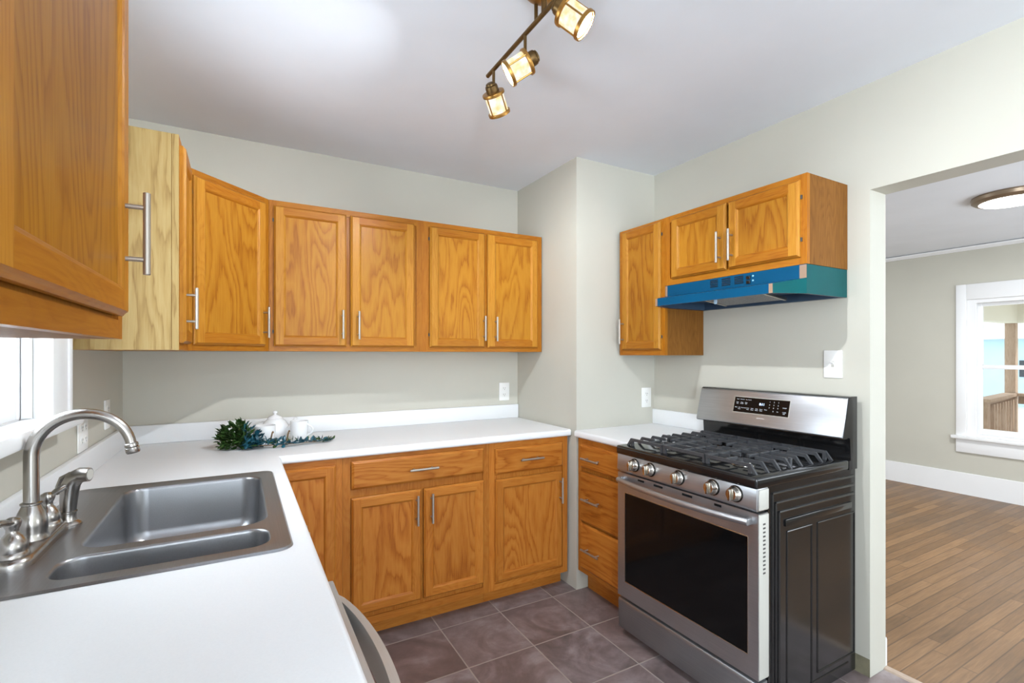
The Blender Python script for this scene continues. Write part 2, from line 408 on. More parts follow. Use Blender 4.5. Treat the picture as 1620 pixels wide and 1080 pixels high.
# dining room shell
VY0, VY1, VZ0, VZ1 = 0.985, 1.948, 0.565, 1.870   # window opening in the far wall
b = MB(); b.box(XF, XF + .13, -1.6, VY0, 0, H2); b.box(XF, XF + .13, VY1, 4.2, 0, H2); b.box(XF, XF + .13, VY0, VY1, 0, VZ0); b.box(XF, XF + .13, VY0, VY1, VZ1, H2)
struct(b.build('wall_far', WALL, smooth=0))
b = MB(); b.box(XN, XF + .13, 4.2, 4.33, 0, H2); struct(b.build('wall_north', WALL, smooth=0))
b = MB(); b.box(XN, XF + .13, -1.73, -1.6, 0, H2); struct(b.build('wall_south', WALL, smooth=0))
b = MB(); b.prism([(0, 0), (0, .19), (-.006, .205), (-.012, .208), (-.018, .205), (-.018, 0)], lambda u, v, a: (XF + u, a, v), -1.6, 4.2)
struct(b.build('baseboard_far', WHITE, smooth=0))
b = MB(); b.prism([(0, 0), (0, .13), (.008, .13), (.013, .12), (.013, 0)], lambda u, v, a: (XN + u, a, v), OY1, 4.2)
struct(b.build('baseboard_right', WHITE, smooth=0))
b = MB(); b.prism([(0, 2.343), (0, 2.378), (-.034, 2.378), (-.034, 2.366), (-.012, 2.343)], lambda u, v, a: (XF + u, a, v), -1.6, 4.2)
struct(b.build('trim_2', WHITE, smooth=0))
b = MB(); b.box(XR - .002, XR, OY1, 1.30, 0.0, 0.075); struct(b.build('unpainted_band_kitchen', BAND, smooth=0))  # thin strip standing for the wall's unpainted lower band, not a baseboard

# kitchen window: deep white casing, stool, jambs and a double hung sash
b = MB()
cx0, cx1 = XL, -0.446
b.box(cx0, cx1, WY1, 1.931, WZ0 + .02, WZ1 + .15, bev=.003); b.box(cx0, cx1, 1.158, WY0, WZ0 + .02, WZ1 + .15, bev=.003); b.box(cx0, cx1, WY0, WY1, WZ1, WZ1 + .15, bev=.003)
b.box(cx0, cx1 + .006, 1.905, 1.933, WZ0 + .02, WZ1 + .15, bev=.004)
w = struct(b.build('window_1', WHITE))
b = MB(); b.box(XL - .02, -0.418, 1.135, 1.955, 1.136, 1.176, bev=.008); b.build('stool', WHITE, w)
b = MB(); b.box(XL - .13, cx0, WY1, WY1 - .012, WZ0, WZ1); b.box(XL - .13, cx0, WY0, WY0 + .012, WZ0, WZ1); b.box(XL - .13, cx0, WY0, WY1, WZ1 - .012, WZ1)
b.box(XL - .13, XL - .02, WY0, WY1, WZ0, 1.178); b.box(-.504, -.488, WY1 - .024, WY1 - .012, 1.178, WZ1); b.box(-.504, -.488, WY0 + .012, WY0 + .024, 1.178, WZ1)
b.build('jamb', WHITE, w)
def sash(b, xa, xb, y0, y1, z0, z1, st, bot, top):
    b.box(xa, xb, y0, y0 + st, z0, z1, bev=.003); b.box(xa, xb, y1 - st, y1, z0, z1, bev=.003)
    b.box(xa, xb, y0 + st, y1 - st, z0, z0 + bot, bev=.003); b.box(xa, xb, y0 + st, y1 - st, z1 - top, z1, bev=.003)
b = MB(); sash(b, -.536, -.506, WY0 + .013, WY1 - .013, 1.178, 1.63, .034, .05, .034); o = b.build('lower_sash', WHITE, w)
b = MB(); b.box(-.523, -.520, WY0 + .045, WY1 - .045, 1.226, 1.60); b.build('pane', GLASS, o, smooth=0)
b = MB(); sash(b, -.568, -.540, WY0 + .013, WY1 - .013, 1.60, WZ1 - .013, .034, .034, .04); o = b.build('upper_sash', WHITE, w)
b = MB(); b.box(-.555, -.552, WY0 + .045, WY1 - .045, 1.632, WZ1 - .05); b.build('pane', GLASS, o, smooth=0)

# unseen window added in the left wall to go with its fill light
b = MB(); b.box(XL, XL + .02, -1.2, -1.1, .70, 2.3); b.box(XL, XL + .02, -2.7, -2.6, .70, 2.3); b.box(XL, XL + .02, -2.6, -1.2, 2.2, 2.3); b.box(XL, XL + .03, -2.6, -1.2, .76, .80)
w = struct(b.build('added_left_window', WHITE, smooth=0))
b = MB(); sash(b, -.60, -.57, -2.6, -1.2, .80, 2.2, .05, .06, .05); o = b.build('sash', WHITE, w)
b = MB(); b.box(-.588, -.585, -2.56, -1.24, .85, 2.16); b.build('pane', GLASS, o, smooth=0)
# dining room window
b = MB(); f0, f1 = XF - .022, XF
b.box(f0, f1, VY1, 2.026, VZ0, 2.018, bev=.003); b.box(f0, f1, .907, VY0, VZ0, 2.018, bev=.003); b.box(f0, f1, VY0, VY1, VZ1, 2.018, bev=.003)
b.box(f0, f1, .907, 2.026, .405, .535, bev=.003)
w = struct(b.build('window_2', WHITE))
b = MB(); b.box(XF - .06, XF + .02, .88, 2.055, .535, .566, bev=.006); b.build('stool', WHITE, w)
b = MB(); b.box(XF, XF + .13, VY1 - .05, VY1, VZ0, VZ1); b.box(XF, XF + .13, VY0, VY0 + .05, VZ0, VZ1); b.box(XF, XF + .13, VY0 + .05, VY1 - .05, VZ1 - .035, VZ1); b.box(XF + .02, XF + .13, VY0 + .05, VY1 - .05, VZ0, VZ0 + .02)
b.box(XF + .0, XF + .02, VY1 - .066, VY1 - .05, VZ0, VZ1 - .035)
b.build('jamb', WHITE, w)
b = MB(); sash(b, XF + .045, XF + .075, VY0 + .05, VY1 - .05, .585, 1.245, .045, .055, .036); o = b.build('lower_sash', WHITE, w)
b = MB(); b.box(XF + .058, XF + .061, VY0 + .09, VY1 - .09, .635, 1.215); b.build('pane', GLASS, o, smooth=0)
b = MB(); sash(b, XF + .08, XF + .11, VY0 + .05, VY1 - .05, 1.212, VZ1 - .035, .038, .036, .03); o = b.build('upper_sash', WHITE, w)
b = MB(); b.box(XF + .093, XF + .096, VY0 + .085, VY1 - .085, 1.24, VZ1 - .06); b.build('pane', GLASS, o, smooth=0)

# ------------------------------------------------------------------ cabinets
def door_mesh(x0, x1, z0, z1, V, Hm, fr=.052):
    b = MB(); prof = [(0, 0), (0, -.009), (.004, -.0125), (.008, -.018), (fr - .010, -.018), (fr - .005, -.0155), (fr, -.010)]
    def ring(o, y): return [(x0 + o, y, z0 + o), (x1 - o, y, z0 + o), (x1 - o, y, z1 - o), (x0 + o, y, z1 - o)]
    for k in (0, 1, 2, 4, 5):
        a, c = ring(*prof[k]), ring(*prof[k + 1])
        for j in range(4):
            q = (j + 1) % 4
            b.faces([a[j], a[q], c[q], c[j]], [(0, 1, 2, 3)], V if j in (1, 3) else Hm)
    p, i, y = prof[3][0], prof[4][0], -.018
    for xa, xb, za, zb, m in ((x0 + p, x0 + i, z0 + p, z1 - p, V), (x1 - i, x1 - p, z0 + p, z1 - p, V), (x0 + i, x1 - i, z0 + p, z0 + i, Hm), (x0 + i, x1 - i, z1 - i, z1 - p, Hm)):
        b.faces([(xa, y, za), (xb, y, za), (xb, y, zb), (xa, y, zb)], [(0, 1, 2, 3)], m)
    # butt joints of rail and stile: hairline
    return b
def pull(parent, x, z, vertical=True, y=-.018, ln=.145, cc=.092, so=.030, r=.0058, name='handle', mat=None):
    b = MB(); d = Vector((0, 0, 1)) if vertical else Vector((1, 0, 0)); c = Vector((x, y - so, z))
    b.tube([c - d * ln / 2, c - d * (ln / 2 - .001), c + d * (ln / 2 - .001), c + d * ln / 2], [r * .85, r, r, r * .85], 16)
    for s in (-1, 1):
        p = c + d * s * cc / 2
        b.tube([p, p + Vector((0, so, 0))], r * .72, 12)
    return b.build(name, mat or NICKEL, parent)
def make_door(cab, x0, x1, z0, z1, mats, hx=None, hz=None, vertical=True, hinge=None):
    V, Hm, Pn, _ = mats
    d = door_mesh(x0, x1, z0, z1, V, Hm).build('door', V, cab, smooth=25, fix=True)
    fr = .052; b = MB(); b.box(x0 + fr - .004, x1 - fr + .004, -.0102, -.002, z0 + fr - .004, z1 - fr + .004); b.build('panel', Pn, d, smooth=0)
    if hx is not None: pull(d, hx, hz, vertical)
    if hinge is not None:
        for hz_ in (z0 + .07, z1 - .07):
            b = MB(); b.box(hinge - .003, hinge + .003, -.006, -.001, hz_ - .008, hz_ + .008); b.build('hinge', SLOT, d, smooth=0)
    return d
def make_drawer(cab, x0, x1, z0, z1, mats, hx, hz):
    b = MB(); prof = [(0, 0), (0, -.009), (.004, -.0125), (.011, -.018)]
    def ring(o, y): return [(x0 + o, y, z0 + o), (x1 - o, y, z0 + o), (x1 - o, y, z1 - o), (x0 + o, y, z1 - o)]
    for k in range(3):
        a, c = ring(*prof[k]), ring(*prof[k + 1])
        for j in range(4):
            q = (j + 1) % 4; b.faces([a[j], a[q], c[q], c[j]], [(0, 1, 2, 3)])
    b.faces(ring(.011, -.018), [(0, 1, 2, 3)])
    d = b.build('drawer', mats[3], cab, smooth=25); pull(d, hx, hz, False); return d
def cabinet(name, label, loc, rz, w, h, dp, openings, mats, toe=0, group=None, side=None, cat='cabinet'):
    """local frame: x along the front, y = 0 at the face frame's front running back, z from the base"""
    t = thing(name, label, cat, loc, rz, group); V, Hm, _, _ = mats
    b = MB(); sd = side or V
    b.box(0, w, .019, dp, toe, h)
    b.build('carcass', sd, t, smooth=0)
    b = MB(); st = .034
    xs = sorted({0, w} | {o for op in openings for o in op[:2]}); 
    V = OF if V is OV else V
    b.box(0, st, 0, .019, toe, h, V); b.box(w - st, w, 0, .019, toe, h, V)
    b.box(st, w - st, 0, .019, toe, toe + st, Hm); b.box(st, w - st, 0, .019, h - st, h, Hm)
    b.box(st, w - st, .006, .019, toe + st, h - st, V)
    b.build('face_frame', V, t, smooth=0)
    if toe:
        b = MB(); b.box(0, w, .07, .085, 0, toe); b.build('toe_kick', Hm, t, smooth=0)
    return t
U = (OV, OH, OP, OD); BM = (BV, BH, BP, BD)
UB, UT = 1.3635, 2.092; YF = 2.610
g = None
# back wall uppers
t = cabinet('wall_cabinet', 'honey oak double-door wall cabinet directly right of the angled corner cabinet', (.122, YF, UB), 0, .764, UT - UB, YB - YF - .002, [], U)
zb, zt = 1.388 - UB, 2.066 - UB
make_door(t, .021, .357, zb, zt, U, .335, 1.500 - UB, hinge=.018)
make_door(t, .378, .716, zb, zt, U, .414, 1.498 - UB)
t = cabinet('wall_cabinet', 'honey oak double-door wall cabinet ending at the wall corner chase', (.886, YF, UB), 0, XP - .008 - .886, UT - UB, YB - YF - .002, [], U)
make_door(t, .043, .382, zb, zt, U, .371, 1.500 - UB, hinge=.039)
make_door(t, .404, .752, zb, zt, U, .449, 1.498 - UB)
# diagonal corner upper
A = Vector((-.180, 2.310)); dl = (.122 - A.x) * math.sqrt(2)
t = thing('corner_wall_cabinet', 'honey oak corner wall cabinet with one angled door', 'cabinet', (A.x, A.y, UB), R(45))
hh = UT - UB
b = MB()
wpts = [(A.x, A.y), (.122, YF), (.122, YB - .002), (XL + .002, YB - .002), (XL + .002, A.y)]
def tolocal(p):
    v = Vector((p[0] - A.x, p[1] - A.y)); c = math.cos(R(-45)); s = math.sin(R(-45)); return (v.x * c - v.y * s, v.x * s + v.y * c)
lp = [tolocal(p) for p in wpts]; lp[0] = (lp[0][0], lp[0][1] + .019); lp[1] = (lp[1][0], lp[1][1] + .019)
b.prism(lp, lambda u, v, a: (u, v, a), 0, hh); b.build('carcass', OV, t, smooth=0)
b = MB(); dl = (Vector((.122, YF)) - A).length
b.box(0, .03, 0, .019, 0, hh, OF); b.box(dl - .03, dl, 0, .019, 0, hh, OF); b.box(.03, dl - .03, 0, .019, 0, .03, OH); b.box(.03, dl - .03, 0, .019, hh - .03, hh, OH); b.box(.03, dl - .03, .006, .019, .03, hh - .03, OV)
b.build('face_frame', OV, t, smooth=0)
make_door(t, .018, .395, zb, zt, U, .375, 1.498 - UB, hinge=.014)
# narrow upper on the left wall, with the pale end panel
t = cabinet('wall_cabinet', 'narrow oak wall cabinet with a pale unfinished end panel facing the sink window', (A.x, 1.992, UB), R(90), A.y - 1.992 - .001, UT - UB, A.x - XL - .002, [], U)
make_door(t, .022, .296, zb, zt, U, .046, 1.510 - UB)
b = MB(); b.box(-.004, 0, .021, A.x - XL - .0, 0, hh); b.build('end_panel', PALE, t, smooth=0)
b = MB(); b.box(-.0045, 0, 0, .0195, 0, hh); b.build('frame_edge', PALE, t, smooth=0)
# near upper on the left wall
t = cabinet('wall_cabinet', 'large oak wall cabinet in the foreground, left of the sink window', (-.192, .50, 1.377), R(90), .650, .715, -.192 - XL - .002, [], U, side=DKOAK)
make_door(t, .048, .604, .040, .69, U, .570, 1.562 - 1.377, hinge=.044)
# over the range
RX = 1.990
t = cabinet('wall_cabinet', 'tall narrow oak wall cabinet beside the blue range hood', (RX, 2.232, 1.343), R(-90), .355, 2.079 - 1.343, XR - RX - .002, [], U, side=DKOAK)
make_door(t, .032, .332, .030, .724, U, .050, .138, hinge=.336)
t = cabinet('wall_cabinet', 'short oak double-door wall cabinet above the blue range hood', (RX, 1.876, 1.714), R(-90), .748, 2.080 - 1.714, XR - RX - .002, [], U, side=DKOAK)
make_door(t, .053, .381, .030, .342, U, .356, .135)
make_door(t, .394, .723, .030, .342, U, .420, .135, hinge=.727)

# base run on the back wall
FY = 2.318; BT = .876; TOE = .085
t = cabinet('base_cabinet', 'oak base cabinet door tucked into the counter corner', (.130, FY, 0), 0, .279, BT, YB - FY - .002, [], BM, TOE)
make_door(t, .012, .249, .138, .846, BM)
t = cabinet('base_cabinet', 'oak base cabinet with one wide drawer over two doors', (.410, FY, 0), 0, .745, BT, YB - FY - .002, [], BM, TOE)
make_drawer(t, .037, .711, .725, .856, BM, .375, .790)
make_door(t, .037, .370, .145, .686, BM, .342, .592)
make_door(t, .383, .711, .145, .686, BM, .417, .592)
t = cabinet('base_cabinet', 'oak base cabinet with a narrow drawer over one door beside the wall chase', (1.156, FY, 0), 0, .510, BT, YB - FY - .002, [], BM, TOE)
make_drawer(t, .034, .470, .705, .842, BM, .246, .775)
make_door(t, .034, .465, .132, .678, BM, .444, .575)
# sink base under the left counter
t = cabinet('base_cabinet', 'oak sink base cabinet under the double bowl sink', (.128, 1.112, 0), R(90), 1.204, BT, .606, [], BM, TOE)
bpy.data.objects.remove([c for c in t.children if c.name.startswith('carcass')][0])
b = MB(); b.box(0, .018, .019, .606, TOE, BT); b.box(.93, 1.204, .019, .606, TOE, BT); b.box(.018, .93, .019, .606, TOE, TOE + .018); b.build('carcass', BV, t, smooth=0)
make_door(t, .05, .46, .145, .846, BM, .435, .75); make_door(t, .475, .885, .145, .846, BM, .50, .75)
# drawer base by the range
t = cabinet('drawer_cabinet', 'narrow oak three-drawer base cabinet beside the gas range', (1.690, 2.244, 0), R(-90), .425, BT, XR - 1.690 - .002, [], BM, .118)
for z0, z1 in ((.712, .842), (.412, .692), (.148, .402)): make_drawer(t, .034, .395, z0, z1, BM, .155, (z0 + z1) / 2 - .004)

# ------------------------------------------------------------------ countertops
def slab(name, xs, ys, inside, z0, z1, round_test, parent, mat):
    bm = bmesh.new(); vm = {}
    def v(x, y):
        k = (round(x, 5), round(y, 5))
        if k not in vm: vm[k] = bm.verts.new((x, y, z0))
        return vm[k]
    fs = []
    for i in range(len(xs) - 1):
        for j in range(len(ys) - 1):
            if inside((xs[i] + xs[i + 1]) / 2, (ys[j] + ys[j + 1]) / 2):
                fs.append(bm.faces.new((v(xs[i], ys[j]), v(xs[i + 1], ys[j]), v(xs[i + 1], ys[j + 1]), v(xs[i], ys[j + 1]))))
    r = bmesh.ops.extrude_face_region(bm, geom=fs)
    up = [e for e in r['geom'] if isinstance(e, bmesh.types.BMVert)]
    for q in up: q.co.z = z1
    bmesh.ops.recalc_face_normals(bm, faces=bm.faces[:])
    es = [e for e in bm.edges if len(e.link_faces) == 2 and e.calc_face_angle(0) > 1 and all(round_test(q.co) for q in e.verts) and abs(e.verts[0].co.z - e.verts[1].co.z) < 1e-4]
    bmesh.ops.bevel(bm, geom=es, offset=.012, segments=4, profile=.5, affect='EDGES')
    b = MB(); b.bm.free(); b.bm = bm
    return b.build(name, mat, parent, smooth=40)
t = thing('countertop', 'white L-shaped laminate countertop around the sink and along the back wall', 'countertop', (-.17, 1.6, .876))
tm = Matrix.Translation(-Vector(t.location))
CX, CY = .151, 2.294
o = slab('worktop', [XL + .001, -.43, .085, CX, 1.675], [.50, 1.21, 1.99, CY, YB - .001],
         lambda x, y: (x < CX or y > CY) and not (-.43 < x < .085 and 1.21 < y < 1.99), .876, .914,
         lambda p: (abs(p.x - CX) < 1e-4 and p.y < CY + 1e-4) or (abs(p.y - CY) < 1e-4 and p.x > CX - 1e-4) or abs(p.y - .50) < 1e-4, t, COUNTER)
o.data.transform(tm)
b = MB(); b.box(XL + .001, 1.680, YB - .020, YB - .001, .914, 1.006, bev=.005); b.box(XL + .001, XL + .020, .50, YB - .0205, .914, 1.006, bev=.005)
b.build('backsplash', COUNTER, t, world=True)
t = thing('countertop', 'short white laminate countertop between the wall chase and the range', 'countertop', (1.97, 2.03, .876))
o = slab('worktop', [1.667, XR - .001], [1.812, YP - .001], lambda x, y: True, .876, .914, lambda p: abs(p.x - 1.667) < 1e-4, t, COUNTER)
o.data.transform(Matrix.Translation(-Vector(t.location)))
b = MB(); b.box(XR - .020, XR - .001, 1.812, YP - .001, .914, 1.006, bev=.005); b.build('backsplash', COUNTER, t, world=True)

# ------------------------------------------------------------------ sink
def rrect(x0, x1, y0, y1, r, n=8):
    out = []
    for cx, cy, a0 in ((x1 - r, y1 - r, 0), (x0 + r, y1 - r, 90), (x0 + r, y0 + r, 180), (x1 - r, y0 + r, 270)):
        out += [(cx + r * math.cos(R(a0 + 90 * k / n)), cy + r * math.sin(R(a0 + 90 * k / n))) for k in range(n + 1)]
    return out
SX0, SX1, SY0, SY1 = -.455, .107, 1.186, 2.014
sink = thing('kitchen_sink', 'stainless double bowl drop-in sink in the white counter', 'sink', (-.17, 1.6, .914))
bowls = [(-.318, .066, 1.400, 1.955, .060, .185, 'bowl'), (-.330, .064, 1.232, 1.362, .045, .17, 'bowl')]
b = MB(); bm = b.bm
outer0 = rrect(SX0, SX1, SY0, SY1, .035); outer1 = rrect(SX0 + .004, SX1 - .004, SY0 + .004, SY1 - .004, .032); outer2 = rrect(SX0 + .016, SX1 - .016, SY0 + .016, SY1 - .016, .024)
def loopverts(pts, z): return [bm.verts.new((x, y, z)) for x, y in pts]
def bridge(bm_, a, c):
    n = len(a)
    for k in range(n): bm_.faces.new((a[k], a[(k + 1) % n], c[(k + 1) % n], c[k]))
l0, l1, l2 = loopverts(outer0, .9145), loopverts(outer1, .9195), loopverts(outer2, .9175)
bridge(bm, l0, l1); bridge(bm, l1, l2)
edges = [bm.edges.get((l2[k], l2[(k + 1) % len(l2)])) for k in range(len(l2))]
for x0, x1, y0, y1, r, dp, nm in bowls:
    lv = loopverts(rrect(x0, x1, y0, y1, r), .9175); n = len(lv)
    edges += [bm.edges.new((lv[k], lv[(k + 1) % n])) for k in range(n)]
bmesh.ops.triangle_fill(bm, use_beauty=True, use_dissolve=False, edges=edges)
b.build('rim', SINKST, sink, world=True, smooth=30)
for x0, x1, y0, y1, r, dp, nm in bowls:
    b = MB(); bm = b.bm; prev = None
    steps = [(0, 0), (.002, -.001), (.004, -.004), (.005, -.010), (.010, -dp + .05), (.017, -dp + .025), (.034, -dp + .006), (.054, -dp)]
    if y1 - y0 < .2: steps = [(0, 0), (.0015, -.001), (.003, -.003), (.004, -.008), (.007, -dp + .04), (.012, -dp + .02), (.024, -dp + .005), (.040, -dp)]
    for o_, dz in steps:
        lv = [bm.verts.new((x, y, .9175 + dz)) for x, y in rrect(x0 + o_, x1 - o_, y0 + o_, y1 - o_, max(.012, r - o_ * .5))]
        if prev: bridge(bm, prev, lv)
        prev = lv
    bm.faces.new(prev)
    b.build(nm, SINKST, sink, world=True, smooth=50, fix=True)
b = MB(); b.lathe([(0, .001), (.018, .001), (.022, .003), (.040, .003), (.043, 0), (.0, 0)], (-.126, 1.68, .9175 - .185)); b.build('drain', KNOB, sink, world=True)

# ------------------------------------------------------------------ faucet and sprayer
FX, FYY, FZ = -.405, 1.468, .9176
t = thing('faucet', 'brushed nickel gooseneck faucet with two lever handles on the sink deck', 'faucet', (FX, FYY, FZ))
out = []
for k in range(13): a = R(0 + 180 * k / 12); out.append((FX + .036 * math.cos(a), FYY + .112 + .034 * math.sin(a)))
for k in range(13): a = R(180 + 180 * k / 12); out.append((FX + .036 * math.cos(a), FYY - .112 + .034 * math.sin(a)))
n = len(out); b2 = MB(); lo = None
for sc, z in ((1, 0), (1, .010), (.97, .015), (.88, .019), (.80, .020)):
    ring = [b2.bm.verts.new((FX + (x - FX) * sc, FYY + (y - FYY) * (1 - (1 - sc) * .35), FZ + z)) for x, y in out]
    if lo: bridge(b2.bm, lo, ring)
    lo = ring
b2.bm.faces.new(lo); b2.build('escutcheon', FAUCET, t, world=True)
b = MB(); b.lathe([(.029, .018), (.031, .022), (.029, .028), (.0275, .036), (.0285, .050), (.027, .066), (.0225, .082), (.0175, .093), (.0165, .096), (.019, .098), (.019, .101), (.0155, .103), (0, .103)], (FX, FYY, FZ)); b.build('spout_base', FAUCET, t, world=True)
ra = .089; zc = 1.122; arc = [(FX, FYY, FZ + .10), (FX, FYY, 1.06)]
for k in range(0, 25):
    a = R(180 - 172 * k / 24); arc.append((FX + ra + ra * math.cos(a), FYY, zc + ra * math.sin(a)))
b = MB(); b.tube(arc, [.0137] * 3 + [.0137 - .003 * k / 24 for k in range(24)], 18)
e = Vector(arc[-1]); d = (e - Vector(arc[-2])).normalized()
b.lathe([(.0112, -.002), (.0140, 0), (.0140, .006), (.0118, .008), (.0145, .010), (.0145, .020), (.0125, .023), (.009, .023), (.009, .018), (0, .018)], e, d); b.build('spout', FAUCET, t, world=True)
for s in (-1, 1):
    hy = FYY + s * .104
    b = MB(); b.lathe([(.0265, .016), (.0275, .021), (.026, .026), (.0235, .030), (.0245, .038), (.0225, .050), (.016, .060), (.0105, .067), (.010, .074), (.0125, .080), (.0145, .087), (.0125, .094), (.006, .098), (0, .099)], (FX, hy, FZ)); 
    h = b.build('handle_body', FAUCET, t, world=True)
    b = MB(); dx, dy = (.030, .012) if s > 0 else (-.004, -.075)
    p0 = Vector((FX, hy, FZ + .086)); p1 = p0 + Vector((dx * .5, dy * .5, .012)); p2 = p0 + Vector((dx, dy, .020))
    b.tube([p0, p0.lerp(p1, .5), p1, p1.lerp(p2, .5), p2, p2 + Vector((dx * .06, dy * .06, .0))], [.007, .008, .0105, .0115, .010, .005], 14, flat=.65); b.build('lever', FAUCET, t, world=True)
PX, PY = -.379, 1.622
t = thing('side_sprayer', 'brushed nickel side sprayer standing on the sink deck beside the faucet', 'sprayer', (PX, PY, FZ))
b = MB(); b.lathe([(.0275, 0), (.0275, .004), (.024, .008), (.0185, .011), (.0165, .018), (.0165, .030), (.0185, .032), (.0185, .035), (.0150, .037), (0, .037)], (PX, PY, FZ)); b.build('base', FAUCET, t, world=True)
b = MB()
b.tube([(PX, PY, FZ + .036), (PX + .001, PY, FZ + .060), (PX + .003, PY, FZ + .085), (PX + .005, PY, FZ + .102), (PX + .012, PY, FZ + .116), (PX + .026, PY - .003, FZ + .124), (PX + .044, PY - .008, FZ + .124)], [.0165, .0178, .0188, .0200, .0205, .0190, .0172], 18)
o = b.build('wand', FAUCET, t, world=True)
b = MB(); b.tube([(PX + .043, PY - .0078, FZ + .124), (PX + .0455, PY - .0085, FZ + .124)], .0135, 16); b.build('spray_face', GREYTRIM, t, world=True)
b = MB(); b.tube([(PX + .004, PY + .003, FZ + .128), (PX - .012, PY + .006, FZ + .118), (PX - .020, PY + .008, FZ + .096), (PX - .023, PY + .009, FZ + .078)], [.008, .010, .009, .005], 12, flat=.7); b.build('trigger', FAUCET, t, world=True)

# ------------------------------------------------------------------ dishwasher
t = thing('dishwasher', 'stainless dishwasher with a bowed handle under the near counter edge', 'dishwasher', (.10, .815, 0))
b = MB(); b.box(-.44, .128, .535, 1.103, .10, .868); b.box(-.40, .07, .545, 1.09, 0.0, .10); b.build('tub', SIDEBLK, t, world=True, smooth=0)
b = MB(); b.box(.130, .176, .533, 1.105, .105, .862, bev=.003); d = b.build('door', DWSTEEL, t, world=True)
b = MB(); n = 22; pr = []
for k in range(n + 1):
    y = 1.066 - k * (1.066 - .566) / n; s = (k / n - .5) * 2; pr.append((.178 + .040 * (1 - s * s) ** .8 if abs(s) < 1 else .178, y))
vs = []; 
for x, y in pr: vs.append([b.bm.verts.new(p) for p in ((x - .016, y, .795), (x, y, .800), (x + .004, y, .822), (x, y, .848), (x - .016, y, .852))])
for a, c in zip(vs, vs[1:]):
    for j in range(5): b.bm.faces.new((a[j], a[(j + 1) % 5], c[(j + 1) % 5], c[j]))
b.bm.faces.new(vs[0]); b.bm.faces.new(vs[-1][::-1]); b.build('handle', DWSTEEL, t, world=True, smooth=50)

# ------------------------------------------------------------------ gas range
QX, QY = 1.598, 1.806
rg = thing('gas_range', 'stainless and black gas range under the blue range hood', 'range', (QX, QY, 0), R(-90))
w = .731
b = MB(); b.box(.004, w - .004, .062, .655, .03, .872); b.box(.03, w - .03, .09, .60, 0, .03); b.build('body', SIDEBLK, rg, smooth=0)
b = MB()   # embossed side panel, on the side that faces the doorway
x = w - .004
def rib(y0, z0, y1, z1, h=.005, r=.006):
    b.tube([(x, y0, z0), (x, y1, z1)], r, 8, flat=1)
for k, (zz, yy) in enumerate(((.842, .085), (.806, .105), (.770, .125))):
    rib(yy, zz, .64, zz); rib(yy, zz, yy, .04)
b.box(x, x + .006, .160, .62, .712, .738, bev=.002)
for y0, y1, z0, z1 in ((.175, .335, .05, .690), (.375, .645, .105, .690)):
    for p, q in (((y0, z0), (y1, z0)), ((y1, z0), (y1, z1)), ((y1, z1), (y0, z1)), ((y0, z1), (y0, z0))): rib(p[0], p[1], q[0], q[1], r=.0035)
rib(.20, .075, .60, .075, r=.004)
b.build('side_panel', SIDEBLK, rg, smooth=40)
b = MB(); b.box(-.001, w + .001, -.012, .60, .870, .912, bev=.009, seg=3); b.build('cooktop', BLACK, rg)
b = MB(); b.prism([(-.004, .790), (-.008, .800), (-.004, .872), (.06, .872), (.06, .790)], lambda u, v, a: (a, u, v), .002, w - .002, bev=.003); cp = b.build('control_panel', STEEL, rg)
b = MB(); b.box(w - .003, w + .002, .004, .058, .795, .868, bev=.002); b.build('panel_end_cap', GREYTRIM, rg)
for kx in (.120, .219, .379, .546, .645):
    b = MB(); b.lathe([(.0275, 0), (.0275, .008), (.025, .011), (.0235, .024), (.021, .029), (0, .029)], (kx, -.006, .836), (0, -1, .06), 26)
    b.box(kx - .005, kx + .005, -.047, -.033, .815, .857, bev=.002); k = b.build('knob', KNOB, rg)
    b = MB(); b.lathe([(.031, 0), (.031, .003), (0, .003)], (kx, -.0045, .836), (0, -1, .06), 26); b.build('knob_ring', BLACK, k)
# oven door
Z0, Z1, gx0, gx1, gz0, gz1 = .192, .783, .048, .690, .268, .692
b = MB()
b.box(0, gx0, 0, .055, Z0, Z1); b.box(gx1, w, 0, .055, Z0, Z1); b.box(gx0, gx1, 0, .055, Z0, gz0); b.box(gx0, gx1, 0, .055, gz1, Z1)
dr = b.build('oven_door', STEEL, rg, smooth=0)
b = MB(); b.box(gx0, gx1, .003, .05, gz0, gz1); b.build('oven_window', BLKGLASS, dr, smooth=0)
b = MB()
for p, q in (((gx0, gz0), (gx1, gz0)), ((gx1, gz0), (gx1, gz1)), ((gx1, gz1), (gx0, gz1)), ((gx0, gz1), (gx0, gz0))): b.tube([(p[0], .001, p[1]), (q[0], .001, q[1])], .0022, 6)
b.build('window_bead', KNOB, dr)
b = MB(); b.box(w - .001, w + .003, .002, .056, Z0 + .004, Z1 - .004, bev=.001)
o = b.build('side_trim', GREYTRIM, dr)
b = MB()
for k in range(13): b.box(w + .0025, w + .0036, .022, .036, .742 - k * .0145, .748 - k * .0145)
b.build('vent_holes', SLOT, dr, smooth=0)
for x0, x1 in ((.135, .175), (.233, .285), (.392, .443), (.548, .580)):
    b = MB(); b.box(x0, x1, -.0008, .002, .766, .775); b.build('vent_slot', BLACK, dr, smooth=0)
b = MB(); pts = []
for k in range(25):
    s = k / 24 * 2 - 1; pts.append((.026 + k / 24 * .680, -.022 - .034 * (1 - s * s), .752))
b.tube(pts, .0125, 16, flat=1.0)
for hx in (.032, .700): b.box(hx - .008, hx + .008, -.026, .002, .740, .764, bev=.003)
b.build('handle', STEEL, dr)
b = MB(); b.prism([(.004, .036), (.0, .165), (.004, .176), (.02, .180), (.055, .180), (.055, .036)], lambda u, v, a: (a, u, v), .001, w - .001, bev=.003); b.build('drawer', STEELD, rg)
